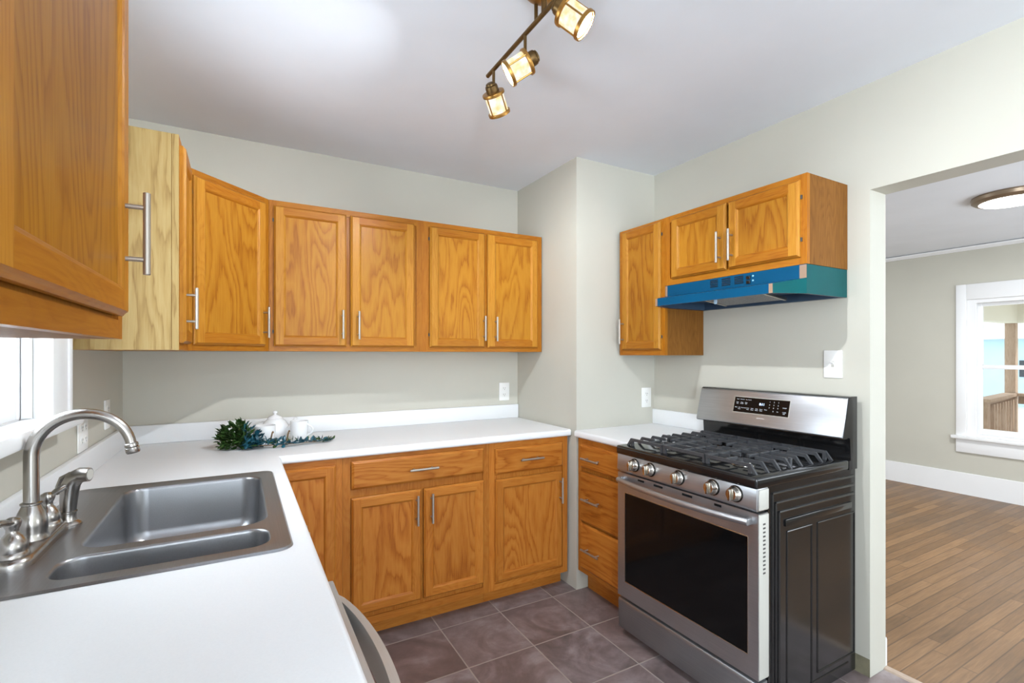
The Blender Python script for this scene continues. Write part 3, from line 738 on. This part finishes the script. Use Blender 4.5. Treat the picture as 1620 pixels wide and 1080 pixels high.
# backguard
b = MB(); b.prism([(.612, .908), (.606, 1.0), (.590, 1.004), (.585, 1.0), (.555, 1.0), (.598, 1.168), (.605, 1.172), (.662, 1.172), (.662, .870), (.60, .870), (.60, .908)], lambda u, v, a: (a, u, v), .0, w)
b.build('backguard', BLACK, rg, smooth=20)
sl = (.598 - .555) / .168
b = MB(); b.prism([(.551, 1.003), (.549, 1.008), (.590, 1.164), (.596, 1.168), (.602, 1.168), (.562, 1.003)], lambda u, v, a: (a, u, v), .002, w - .002, bev=.001); b.build('backguard_panel', STEEL, rg, smooth=25)
ang = math.atan2(.041, .156); 
def onpanel(u, v, lift=.0): # u across, v up the panel face from its lower edge
    return Vector((u, .549 + v * math.sin(ang) - lift * math.cos(ang), 1.008 + v * math.cos(ang) + lift * math.sin(ang)))
PM = Matrix(((1, 0, 0), (0, math.sin(ang), -math.cos(ang)), (0, math.cos(ang), math.sin(ang)))).to_4x4()
def panelbox(b, u0, u1, v0, v1, h, mat=None, h0=-.001):
    b.box(u0, u1, v0, v1, h0, h, mat, mtx=Matrix.Translation(onpanel(0, 0)) @ PM)
b = MB(); panelbox(b, .213, .499, .054, .135, .0012, GREYTRIM); panelbox(b, .216, .496, .057, .132, .0022, BLKGLASS, .0012); disp = b.build('control_display', BLKGLASS, rg, smooth=0)
def panel_text(s, u, v, size, mat, name, parent, lift=.0024):
    me = text_mesh(s, size); me.transform(Matrix.Translation(onpanel(u, v, lift)) @ PM); me.materials.append(mat)
    o = bpy.data.objects.new(name, me); C.objects.link(o); o.parent = parent; return o
lab = MB()
def add_lab(s, u, v, size):
    me = text_mesh(s, size); me.transform(Matrix.Translation(onpanel(u, v, .0024)) @ PM); lab.bm.from_mesh(me); bpy.data.meshes.remove(me)
for s, u in (('Bread', .234), ('Convection', .258), ('Easy', .281), ('Favorite', .298)): add_lab(s, u, .121, .0052)
for u, ss in ((.234, ('Oven', 'Light')), (.258, ('Timer', 'On/Off')), (.281, ('Delay', 'Start'))):
    for q, s in enumerate(ss): add_lab(s, u, .106 - q * .006, .0058)
for u, ss in ((.230, ('Broil',)), (.248, ('Self', 'Clean')), (.271, ('Convection',)), (.294, ('Conv', 'Bake')), (.317, ('Conv', 'Roast')), (.340, ('Keep', 'Warm')), (.363, ('Steam', 'Clean')), (.386, ('Timer',))):
    for q, s in enumerate(ss): add_lab(s, u, .080 - q * .007, .0062)
for k, s in enumerate('123456789'): add_lab(s, .402 + (k % 3) * .021, .119 - (k // 3) * .014, .008)
add_lab('0', .423, .076, .008); add_lab('Set', .444, .076, .006); add_lab('START', .476, .096, .0065); add_lab('CLEAR', .476, .076, .006); add_lab('OFF', .476, .069, .006)
lab.build('key_legends', TXT, disp, smooth=0)
panel_text('8:11', .364, .104, .016, DIGIT, 'clock_digits', disp)
panel_text('SAMSUNG', .3655, .036, .0085, plain('faint lettering', (214, 208, 204), .5), 'maker_lettering', rg, .001)
# grates and burners
zt_ = .948
def gbar(b, p, q, wd=.009, ht=.013, drop0=0, drop1=0):
    """a flat iron bar along x or y at the grate's top, optionally with a leg bent down at either end"""
    (x0, y0), (x1, y1) = p, q
    if abs(y0 - y1) < 1e-6:
        pts = []
        top = [(x0 + (.026 if drop0 else 0), zt_), (x1 - (.026 if drop1 else 0), zt_)]
        out = ([(x0, .912)] if drop0 else []) + top + ([(x1, .912)] if drop1 else [])
        inn = ([(x1 - .012, .912)] if drop1 else []) + [(x1 - (.032 if drop1 else 0), zt_ - ht), (x0 + (.032 if drop0 else 0), zt_ - ht)] + ([(x0 + .012, .912)] if drop0 else [])
        b.prism(out + inn, lambda u, v, a: (u, a, v), y0 - wd / 2, y0 + wd / 2)
    else: b.box(x0 - wd / 2, x0 + wd / 2, y0, y1, zt_ - ht, zt_, bev=.001)
GY0, GY1 = .035, .530; nb = 8; ys = [GY0 + (GY1 - GY0) * k / (nb - 1) for k in range(nb)]
burn = [(.165, .145), (.165, .415), (.366, .28), (.567, .145), (.567, .415)]
for gi, (x0, x1) in enumerate(((.028, .250), (.256, .475), (.481, .703))):
    b = MB(); d0, d1 = gi == 0, gi == 2
    cxs = {0: .165, 1: .366, 2: .567}[gi]
    for k, y in enumerate(ys):
        if k in (0, nb - 1):
            gbar(b, (x0, y), (x1, y), drop0=d0, drop1=d1)
        elif gi == 1:
            if k in (3, 4): gbar(b, (x0, y), (cxs - .03, y)); gbar(b, (cxs + .03, y), (x1, y))
            else: gbar(b, (x0, y), (x1, y))
        else:
            near = min(abs(y - .145), abs(y - .415))
            gap = .032 if near < .04 else 0
            if gap:
                gbar(b, (x0, y), (cxs - gap, y), drop0=d0); gbar(b, (cxs + gap, y), (x1, y), drop1=d1)
            else: gbar(b, (x0, y), (x1, y), drop0=d0, drop1=d1)
    inner = [x1 - .005] if gi == 0 else [x0 + .005] if gi == 2 else [x0 + .005, x1 - .005]
    for xx in inner: gbar(b, (xx, GY0), (xx, GY1))
    if gi != 1:
        for ya, yb in ((.035, .110), (.180, .380), (.450, .53)): gbar(b, (cxs, ya), (cxs, yb))
    else:
        for ya, yb in ((.035, .245), (.315, .53)): gbar(b, (cxs, ya), (cxs, yb))
    for xx in inner + ([x0 + .03] if gi == 0 else [x1 - .03] if gi == 2 else []):
        for yy in (GY0 + .004, (GY0 + GY1) / 2, GY1 - .004): b.box(xx - .006, xx + .006, yy - .006, yy + .006, .912, zt_ - .004)
    b.build('grate', IRON, rg, smooth=30)
for k, (bx, by) in enumerate(burn):
    r = (.032, .026, .040, .036, .030)[k]
    b = MB(); b.lathe([(r * 1.3, .911), (r * 1.3, .914), (r * .95, .918), (r * .92, .926), (0, .926)], (bx, by, 0)); q = b.build('burner', KNOB, rg)
    b = MB(); b.lathe([(r, .925), (r * 1.02, .929), (r * .9, .933), (0, .934)], (bx, by, 0)); b.build('burner_cap', IRON, q)

# ------------------------------------------------------------------ range hood
t = thing('range_hood', 'blue film-covered range hood under the short oak wall cabinet', 'range hood', (RX, 1.502, 1.593))
hy0, hy1, lx, ly0, ly1, zb0, zl, zm, ztp = 1.130, 1.874, 1.857, 1.188, 1.816, 1.594, 1.632, 1.657, 1.713
b = MB()
vs = [(RX, hy0, zm), (RX, hy1, zm), (RX, hy1, ztp), (RX, hy0, ztp), (lx, ly0, zl), (lx, ly1, zl), (lx, ly0, zb0), (lx, ly1, zb0)]
b.faces(vs, [(0, 1, 2, 3)], BLUE); b.faces([vs[0], vs[1], vs[5], vs[4]], [(0, 1, 2, 3)], BLUE); b.faces([vs[4], vs[5], vs[7], vs[6]], [(0, 1, 2, 3)], BLUE)
for y, ly in ((hy0, ly0), (hy1, ly1)):
    b.faces([(RX, y, zm), (lx, ly, zl), (lx, ly, zb0), (RX, y, zb0)], [(0, 1, 2, 3)], TEAL)
    b.faces([(RX, y, zb0), (XR - .002, y, zb0), (XR - .002, y, ztp), (RX, y, ztp)], [(0, 1, 2, 3)], TEAL)
b.faces([(RX, hy0, ztp), (RX, hy1, ztp), (XR - .002, hy1, ztp), (XR - .002, hy0, ztp)], [(0, 1, 2, 3)], BLUE)
b.build('shell', BLUE, t, world=True, smooth=0, fix=False)
b = MB(); zi = 1.632                       # recessed lining
o4 = [(lx, ly0), (lx, ly1), (RX, hy1), (XR - .002, hy1), (XR - .002, hy0), (RX, hy0)]
i4 = [(lx + .018, ly0 + .014), (lx + .018, ly1 - .014), (RX + .004, hy1 - .02), (XR - .02, hy1 - .02), (XR - .02, hy0 + .02), (RX + .004, hy0 + .02)]
bo = [b.bm.verts.new((x, y, zb0)) for x, y in o4]; bi = [b.bm.verts.new((x, y, zb0 + .001)) for x, y in i4]; bt = [b.bm.verts.new((x + (.03 if k in (0, 1) else 0), y, zi)) for k, (x, y) in enumerate(i4)]
bridge(b.bm, bo, bi); bridge(b.bm, bi, bt); b.bm.faces.new(bt); b.build('lining', HOODIN, t, world=True, smooth=0)
b = MB(); b.prism([(1.93, 1.627), (2.17, 1.597), (2.17, 1.605), (1.93, 1.631)], lambda u, v, a: (u, a, v), 1.33, 1.64); fl = b.build('filter', FILTER, t, world=True, smooth=0)
b = MB()
for y0, y1 in ((1.324, 1.336), (1.634, 1.646)): b.prism([(1.925, 1.624), (2.175, 1.594), (2.175, 1.607), (1.925, 1.633)], lambda u, v, a: (u, a, v), y0, y1)
b.box(1.922, 1.934, 1.324, 1.646, 1.621, 1.634); b.build('filter_frame', KNOB, t, world=True, smooth=0)
b = MB(); b.prism([(1.496, 1.622), (1.508, 1.622), (1.510, 1.588), (1.507, 1.580), (1.497, 1.580), (1.494, 1.588)], lambda u, v, a: (a, u, v), 1.915, 1.918); b.build('pull_tab', plain('pale blue tab', (176, 206, 228), .4), t, world=True, smooth=0)
b = MB()
for y0, y1 in ((1.589, 1.546), (1.525, 1.478), (1.457, 1.411)):
    for k in range(5): b.box(RX - .0015, RX + .001, y1, y0, 1.671 + k * .0075, 1.6745 + k * .0075)
b.build('vent_slots', BLACK, t, world=True, smooth=0)
for zz in (1.692, 1.672):
    b = MB(); b.box(RX - .005, RX + .001, 1.376, 1.396, zz - .008, zz + .008, bev=.002); k = b.build('switch', BLACK, t, world=True)
b = MB()
for zz in (1.697, 1.677): b.lathe([(.004, 0), (.004, .002), (0, .002)], (RX, 1.364, zz), (-1, 0, 0), 12)
b.build('indicator', plain('pale blue dots', (150, 200, 226), .4), t, world=True)
for xa, ya, yb, za, zb_ in ((RX, hy0, hy0 + .028, zm, ztp - .002), (lx, ly0, ly0 + .016, zb0, zl), (RX, hy1 - .014, hy1, zm, ztp - .002), (lx, ly1 - .014, ly1, zb0, zl)):
    b = MB(); b.box(xa - .0012, xa + .001, ya, yb, za, zb_); b.build('tape', TAPE, t, world=True, smooth=0)

# ------------------------------------------------------------------ track light
BX, BZ = .82, 2.402
t = thing('track_light', 'bronze bar light on the ceiling with glowing cage shades', 'ceiling light', (BX, 1.263, H))
b = MB(); b.lathe([(0, 0), (.066, 0), (.066, -.006), (.060, -.014), (.045, -.024), (.018, -.030), (0, -.030)], (BX, 1.263, H), (0, 0, 1)); b.build('canopy', BRASS, t, world=True)
b = MB(); b.tube([(BX, .80, BZ), (BX, 1.655, BZ)], .0075, 12); b.tube([(BX, 1.263, H - .02), (BX, 1.263, BZ)], .009, 12); b.tube([(BX, 1.31, H - .02), (BX, 1.31, BZ)], .006, 12); b.build('bar', BRONZE, t, world=True)
heads = [((.8081, 1.6116, 2.3538), (.58, .43, -.69), 1.605), ((.8565, 1.3566, 2.3335), (-.71, .49, -.505), 1.377), ((.7915, 1.165, 2.3598), (.6203, -.462, -.6339), 1.149), ((.80, .93, 2.355), (.15, -.75, -.65), .921)]
for E0, ax, hy in heads:
    ax = Vector(ax).normalized(); E0 = Vector(E0)
    h = None
    b = MB(); b.lathe([(0, 0), (.012, .0005), (.0175, .003), (.0195, .008), (.0185, .009), (.0225, .011), (.0238, .018), (.0238, .036), (.0, .037)], E0, ax, 24, BRONZE)
    kn = E0 + ax * .028; b.tube([(BX, hy, BZ), (BX, hy, kn.z + .012), tuple(kn)], .0055, 10, BRONZE)
    h = b.build('lamp_head', BRONZE, t, world=True)
    b = MB(); b.lathe([(.022, .033), (.0415, .034), (.0425, .037), (.0425, .044), (.0395, .046), (.036, .046)], E0, ax, 28)
    b.lathe([(.0385, .104), (.0425, .105), (.0430, .107), (.0425, .1155), (.0395, .1165), (.0375, .1155), (.0375, .104)], E0, ax, 28)
    q = Vector((0, 0, 1)).rotation_difference(ax).to_matrix()
    for k in range(4):
        a = R(45 + 90 * k + 12); o_ = q @ Vector((.0395 * math.cos(a), .0395 * math.sin(a), 0)); b.tube([E0 + o_ + ax * .043, E0 + o_ + ax * .107], .0027, 8)
    b.build('cage', BRASS, h, world=False).data.transform(t.matrix_basis.inverted())
    b = MB(); b.lathe([(.0, .045), (.0362, .046), (.0362, .110), (.0345, .110), (.0345, .047)], E0, ax, 28); b.build('shade', LAMPGLASS, h).data.transform(t.matrix_basis.inverted())
    p = E0 + ax * .075
    light('POINT', 'track_lamp_bulb', p, 28.0 if hy > 1.5 else 40.0, (.90, .955, 1.01), radius=.014)

# dining room ceiling lamp
DXc, DYc = 4.37, 1.17
t = thing('flush_ceiling_light', 'round flush ceiling light with a bronze rim in the next room', 'ceiling light', (DXc, DYc, H2))
b = MB(); b.lathe([(0, 0), (.195, 0), (.200, -.010), (.196, -.030), (.180, -.042), (.160, -.046), (.158, -.040), (0, -.040)], (DXc, DYc, H2), (0, 0, 1), 40); b.build('rim', plain('brushed bronze rim', (150, 132, 112), .35, .7), t, world=True)
b = MB(); b.lathe([(.160, -.042), (.150, -.050), (.10, -.054), (0, -.055)], (DXc, DYc, H2), (0, 0, 1), 40); b.build('diffuser', LAMPDIFF, t, world=True)
light('AREA', 'dining_lamp_light', (DXc, DYc, H2 - .062), 26, (.93, .96, 1.0), size=.30).data.shape = 'DISK'

# ------------------------------------------------------------------ wall plates
def wallplate(kind, label, cx, cy, cz, rz, wd=.078, hgt=.122, gang=1, name=None):
    t = thing(name or ('power_outlet' if kind == 'outlet' else 'light_switch'), label, 'outlet' if kind == 'outlet' else 'switch', (cx, cy, cz), rz)
    b = MB(); b.box(-wd / 2, wd / 2, -.006, -.0002, -hgt / 2, hgt / 2, bev=.0025); b.build('plate', PLATE, t)
    for g_ in range(gang):
        gx = (g_ - (gang - 1) / 2) * .046
        if kind == 'outlet':
            for s in (1, -1):
                b = MB(); zc_ = s * .0215; pts = []
                for k in range(20):
                    a = 2 * math.pi * k / 20; pts.append((gx + .0165 * math.cos(a), max(-.0135, min(.0135, .0165 * math.sin(a))) + zc_))
                b.prism(pts, lambda u, v, a: (u, a, v), -.0078, -.004); f = b.build('socket', PLATE, t)
                b = MB(); b.box(gx - .0075, gx - .0052, -.0082, -.0060, zc_ - .001, zc_ + .0075); b.box(gx + .0050, gx + .0072, -.0082, -.0060, zc_, zc_ + .007); b.lathe([(.0026, 0), (0, 0)], (gx, -.0082, zc_ - .0065), (0, -1, 0), 10); b.build('slots', SLOT, f)
        else:
            b = MB(); b.box(gx - .006, gx + .006, -.0066, -.004, -.013, .013); b.build('toggle_slot', GREYTRIM, t)
            b = MB(); b.prism([(-.005, -.005), (-.016, .007), (-.014, .011), (-.005, .007)], lambda u, v, a: (a, u, v), gx - .0042, gx + .0042); b.build('toggle', PLATE, t)
wallplate('outlet', 'white duplex outlet on the back wall below the double-door wall cabinet', 1.576, YB, 1.094, 0)
wallplate('outlet', 'white duplex outlet on the wall chase under the tall narrow cabinet', 2.222, YP, 1.079, 0)
wallplate('switch', 'white toggle light switch on the wall beside the doorway', XR, 1.186, 1.305, R(-90))
wallplate('outlet', 'white wall plate on the left wall right beside the sink window', XL, 2.242, 1.068, R(90), wd=.118, gang=2)
wallplate('outlet', 'white wall plate on the left wall close to the back corner', XL, 2.605, 1.098, R(90), wd=.085)

# ------------------------------------------------------------------ teapot, mugs, garland
CT = .9142
def cupbody(r, h, wall=.0035):
    return [(0, 0), (r * .72, 0), (r * .76, .003), (r * .90, h * .25), (r * .98, h * .6), (r, h), (r - wall * .5, h + .0015), (r - wall, h), (r * .96 - wall, h * .55), (r * .82 - wall, .012), (0, .008)]
tp = (.158, 2.770, CT)
t = thing('teapot', 'white ceramic teapot with a knobbed lid behind the two mugs', 'teapot', tp)
b = MB(); b.lathe([(0, 0), (.040, 0), (.043, .004), (.056, .018), (.066, .043), (.063, .070), (.050, .092), (.036, .104), (.033, .105), (.033, .100), (.0, .09)], tp); b.build('body', CERAMIC, t, world=True)
b = MB(); b.lathe([(.036, .104), (.037, .107), (.030, .115), (.014, .122), (.006, .126), (.006, .130), (.011, .135), (.010, .142), (.005, .145), (0, .145)], tp); b.build('lid', CERAMIC, t, world=True)
dv = Vector((.873, -.488, 0)); P = Vector(tp)
b = MB(); b.tube([P + dv * .048 + Vector((0, 0, .040)), P + dv * .075 + Vector((0, 0, .055)), P + dv * .092 + Vector((0, 0, .085)), P + dv * .108 + Vector((0, 0, .112))], [.017, .013, .009, .0075], 14); b.build('spout', CERAMIC, t, world=True)
b = MB(); b.tube([P - dv * (.052 + .056 * math.sin(math.pi * k / 10)) + Vector((0, 0, .092 - .066 * k / 10 + .012 * math.sin(math.pi * k / 10))) for k in range(11)], .0058, 12, flat=.7); b.build('handle', CERAMIC, t, world=True)
def mug(label, x, y, r, h, hdir):
    t = thing('mug', label, 'mug', (x, y, CT)); P = Vector((x, y, CT)); d = Vector(hdir).normalized()
    b = MB(); b.lathe(cupbody(r, h), P); b.build('body', CERAMIC, t, world=True)
    b = MB(); b.tube([P + d * (r * .94 + .030 * math.sin(math.pi * k / 12)) + Vector((0, 0, h * (.86 - .62 * k / 12))) for k in range(13)], .0048, 10); b.build('handle', CERAMIC, t, world=True)
mug('white ceramic mug with its handle to the right, right of the teapot', .262, 2.672, .0425, .098, (.873, -.488, 0))
mug('white ceramic cup in front of the teapot, half hidden by leaves', .105, 2.668, .050, .086, (-.7, .3, 0))
# garland of leaves lying on the counter
g = thing('leaf_garland', 'green and blue leaf garland lying in front of the white mugs', 'garland', (.10, 2.60, CT))
rnd = random.Random(3)
def leaf(b, p, d, up, ln, wd):
    d = d.normalized(); s = d.cross(up).normalized(); u = s.cross(d)
    for q in (p, p + d * ln):                # leaves lie around the cups, not through them
        for cx_, cy_, r_ in ((.105, 2.668, .057), (.262, 2.672, .05), (.158, 2.77, .072)):
            if math.hypot(q.x - cx_, q.y - cy_) < r_: return
    vs = [p, p + d * ln * .35 + s * wd * .5 - u * wd * .12, p + d * ln * .7 + s * wd * .42 - u * wd * .10, p + d * ln - u * ln * .10, p + d * ln * .7 - s * wd * .42 - u * wd * .10, p + d * ln * .35 - s * wd * .5 - u * wd * .12, p + d * ln * .35 + u * wd * .14, p + d * ln * .7 + u * wd * .1]
    for v in vs:
        if v.z < CT + .001: v.z = CT + .001
    b.faces(vs, [(0, 1, 6), (1, 2, 7, 6), (2, 3, 7), (0, 6, 5), (6, 7, 4, 5), (7, 3, 4)])
def rdir(zmin=-.2):
    while True:
        v = Vector((rnd.uniform(-1, 1), rnd.uniform(-1, 1), rnd.uniform(zmin, 1)))
        if .1 < v.length < 1: return v.normalized()
gb, bb, sb = MB(), MB(), MB()
for k in range(330):                     # the bushy end
    c = Vector((-.003, 2.595, CT)); d = rdir(0.0); rr = rnd.random() ** .45
    p = c + Vector((d.x * .088 * rr, d.y * .062 * rr, .010 + d.z * .106 * rr))
    ld = (d + rdir(-.6) * .8)
    leaf(bb if (p.x + rnd.uniform(-.03, .03)) > .035 else gb, p, ld, Vector((0, 0, 1)) if abs(ld.normalized().z) < .9 else Vector((1, 0, 0)), rnd.uniform(.030, .044), rnd.uniform(.018, .026))
path = [Vector((.01, 2.545, CT + .012)), Vector((.075, 2.515, CT + .016)), Vector((.15, 2.508, CT + .014)), Vector((.22, 2.520, CT + .012)), Vector((.29, 2.545, CT + .009)), Vector((.350, 2.562, CT + .006)), Vector((.400, 2.575, CT + .006))]
def on(u):
    u *= len(path) - 1; i = min(int(u), len(path) - 2); return path[i].lerp(path[i + 1], u - i)
sb.tube([on(k / 24) for k in range(25)], [.003 - .0018 * k / 24 for k in range(25)], 8)
for k in range(230):
    u = rnd.random() ** 1.25; p = on(u) + Vector((rnd.uniform(-.012, .012), rnd.uniform(-.018, .018), rnd.uniform(0, .022) * (1 - u)))
    ld = rdir(-.15); ld.x += .35; sc = 1 - .35 * u
    leaf(gb if rnd.random() < .12 + .45 * (u > .72) else bb, p, ld, Vector((0, 0, 1)) if abs(ld.normalized().z) < .9 else Vector((1, 0, 0)), rnd.uniform(.030, .046) * sc, rnd.uniform(.015, .023) * sc)
for bx, s in ((.135, 1), (.205, -1)):
    sb.tube([(bx - .012 + .016 * math.sin(1.3 * q / 9), 2.53 + .03 * q / 9, CT + .018 + .052 * math.sin(2.1 * q / 9)) for q in range(10)] , [.0038 - .0012 * q / 9 for q in range(10)], 8)
for k in range(6):
    a = rdir(.1); c = Vector((-.005, 2.62, CT + .01)); sb.tube([c, c + Vector((a.x * .07, a.y * .045, .02 + a.z * .05))], .002, 6)
gb.build('green_leaves', LEAFG, g, world=True, smooth=0); bb.build('blue_leaves', LEAFB, g, world=True, smooth=0); sb.build('stem', STEM, g, world=True)

# ------------------------------------------------------------------ outside the dining room window
GZ = -.35
b = MB(); b.box(6.3, 60, -30, 40, GZ - .2, GZ); o = b.build('ground_outside', GROUND, smooth=0); struct(o)
t = thing('porch', 'cream and cedar porch roof and post seen through the dining room window', 'porch', (7.6, 2.2, GZ))
b = MB(); b.box(6.25, 8.55, -2.0, 2.45, GZ, -.12); b.build('deck', CEDAR, t, world=True, smooth=0)
b = MB(); b.box(6.24, 8.52, 2.20, 2.34, 1.735, 2.05); b.box(8.38, 8.52, -2.0, 2.20, 1.735, 2.05); b.build('beam', CREAM, t, world=True, smooth=0)
b = MB(); b.box(6.24, 8.75, -2.1, 2.5, 2.05, 2.09); b.build('porch_ceiling', CREAM, t, world=True, smooth=0)
b = MB(); b.box(8.40, 8.50, 2.222, 2.322, -.12, 1.735, bev=.006); b.build('post', CEDAR, t, world=True)
t = thing('porch_railing', 'weathered cedar railing with square balusters around the porch', 'railing', (7.7, 2.2, -.12))
b = MB(); b.box(7.02, 7.11, 2.075, 2.165, -.12, .86, bev=.004); b.build('newel', CEDAR, t, world=True)
b = MB()
def along(b, p, q, wd, z0, z1):
    p, q = Vector((p[0], p[1], 0)), Vector((q[0], q[1], 0)); d = (q - p).normalized(); s = Vector((-d.y, d.x, 0)) * wd / 2
    vs = [p - s, q - s, q + s, p + s]; b.prism([(v.x, v.y) for v in vs], lambda u, v, a: (u, v, a), z0, z1)
along(b, (7.0, 2.11), (8.42, 2.27), .13, .83, .865); along(b, (8.43, 2.27), (8.43, -2.0), .13, .83, .865); b.build('cap_rail', CEDAR, t, world=True, smooth=0)
b = MB(); along(b, (7.1, 2.12), (8.42, 2.27), .035, .735, .825); along(b, (8.43, 2.2), (8.43, -2.0), .035, .735, .825); along(b, (7.1, 2.12), (8.42, 2.27), .035, -.06, .02); along(b, (8.43, 2.2), (8.43, -2.0), .035, -.06, .02); b.build('side_rail', CEDAR, t, world=True, smooth=0)
bal = None
for k in range(9):
    u = (k + .7) / 9.4; x, y = 7.1 + (8.42 - 7.1) * u, 2.10 + .15 * u
    b = MB(); b.box(x - .019, x + .019, y - .045, y - .008, -.06, .80); b.build('baluster', CEDAR, t, world=True, smooth=0)
for k in range(12):
    y = 2.12 - k * .14; b = MB(); b.box(8.39, 8.42, y - .019, y + .019, -.06, .80); b.build('baluster', CEDAR, t, world=True, smooth=0)
t = thing('neighbour_house', 'pale blue and white neighbouring house across the lawn', 'house', (22, 8, GZ))
b = MB(); b.box(22, 28, 3.0, 14.0, GZ, 1.85, HOUSEBLUE); b.build('wall', HOUSEBLUE, t, world=True, smooth=0)
b = MB(); b.prism([(21.6, 1.85), (25, 3.3), (28.4, 1.85)], lambda u, v, a: (u, a, v), 2.6, 14.4); b.build('roof', HOUSEWHITE, t, world=True, smooth=0)
b = MB(); b.box(21.97, 22.02, 5.0, 5.72, .62, 1.15); b.build('window', DARKWIN, t, world=True, smooth=0)
b = MB(); b.box(21.95, 22.02, 6.9, 7.6, GZ, 1.3); b.build('door', HOUSEWHITE, t, world=True, smooth=0)
def shrub(name, label, c, rx, ry, rz_, n, cat, ls):
    b = MB()
    for k in range(n):
        d = rdir(-.3); rr = .55 + .45 * rnd.random(); p = Vector(c) + Vector((d.x * rx * rr, d.y * ry * rr, d.z * rz_ * rr)); ld = d + rdir(-.5)
        dn = ld.normalized(); s = dn.cross(Vector((0, 0, 1))).normalized() * ls * .5
        b.faces([p, p + dn * ls * .5 + s, p + dn * ls, p + dn * ls * .5 - s], [(0, 1, 2, 3)])
    t = thing(name, label, cat, (c[0], c[1], GZ))
    b.build('foliage', LEAFOUT, t, world=True, smooth=0)
    b = MB(); b.tube([(c[0], c[1], GZ), (c[0], c[1], c[2])], .03 if rz_ < .5 else .15, 8); b.build('trunk', STEM, t, world=True)
shrub('tree', 'leafy tree above the white roof of the neighbouring house', (34, 12.5, 4.0), 4, 6, 2.2, 900, 'tree', .5)
shrub('tree', 'leafy tree behind the neighbouring house on the right of the porch post', (35, -1.5, 3.8), 4, 5, 2.2, 800, 'tree', .5)
shrub('shrub', 'small bright green shrub on the lawn in front of the blue house', (16.5, 5.35, .0), .4, .4, .35, 260, 'shrub', .12)
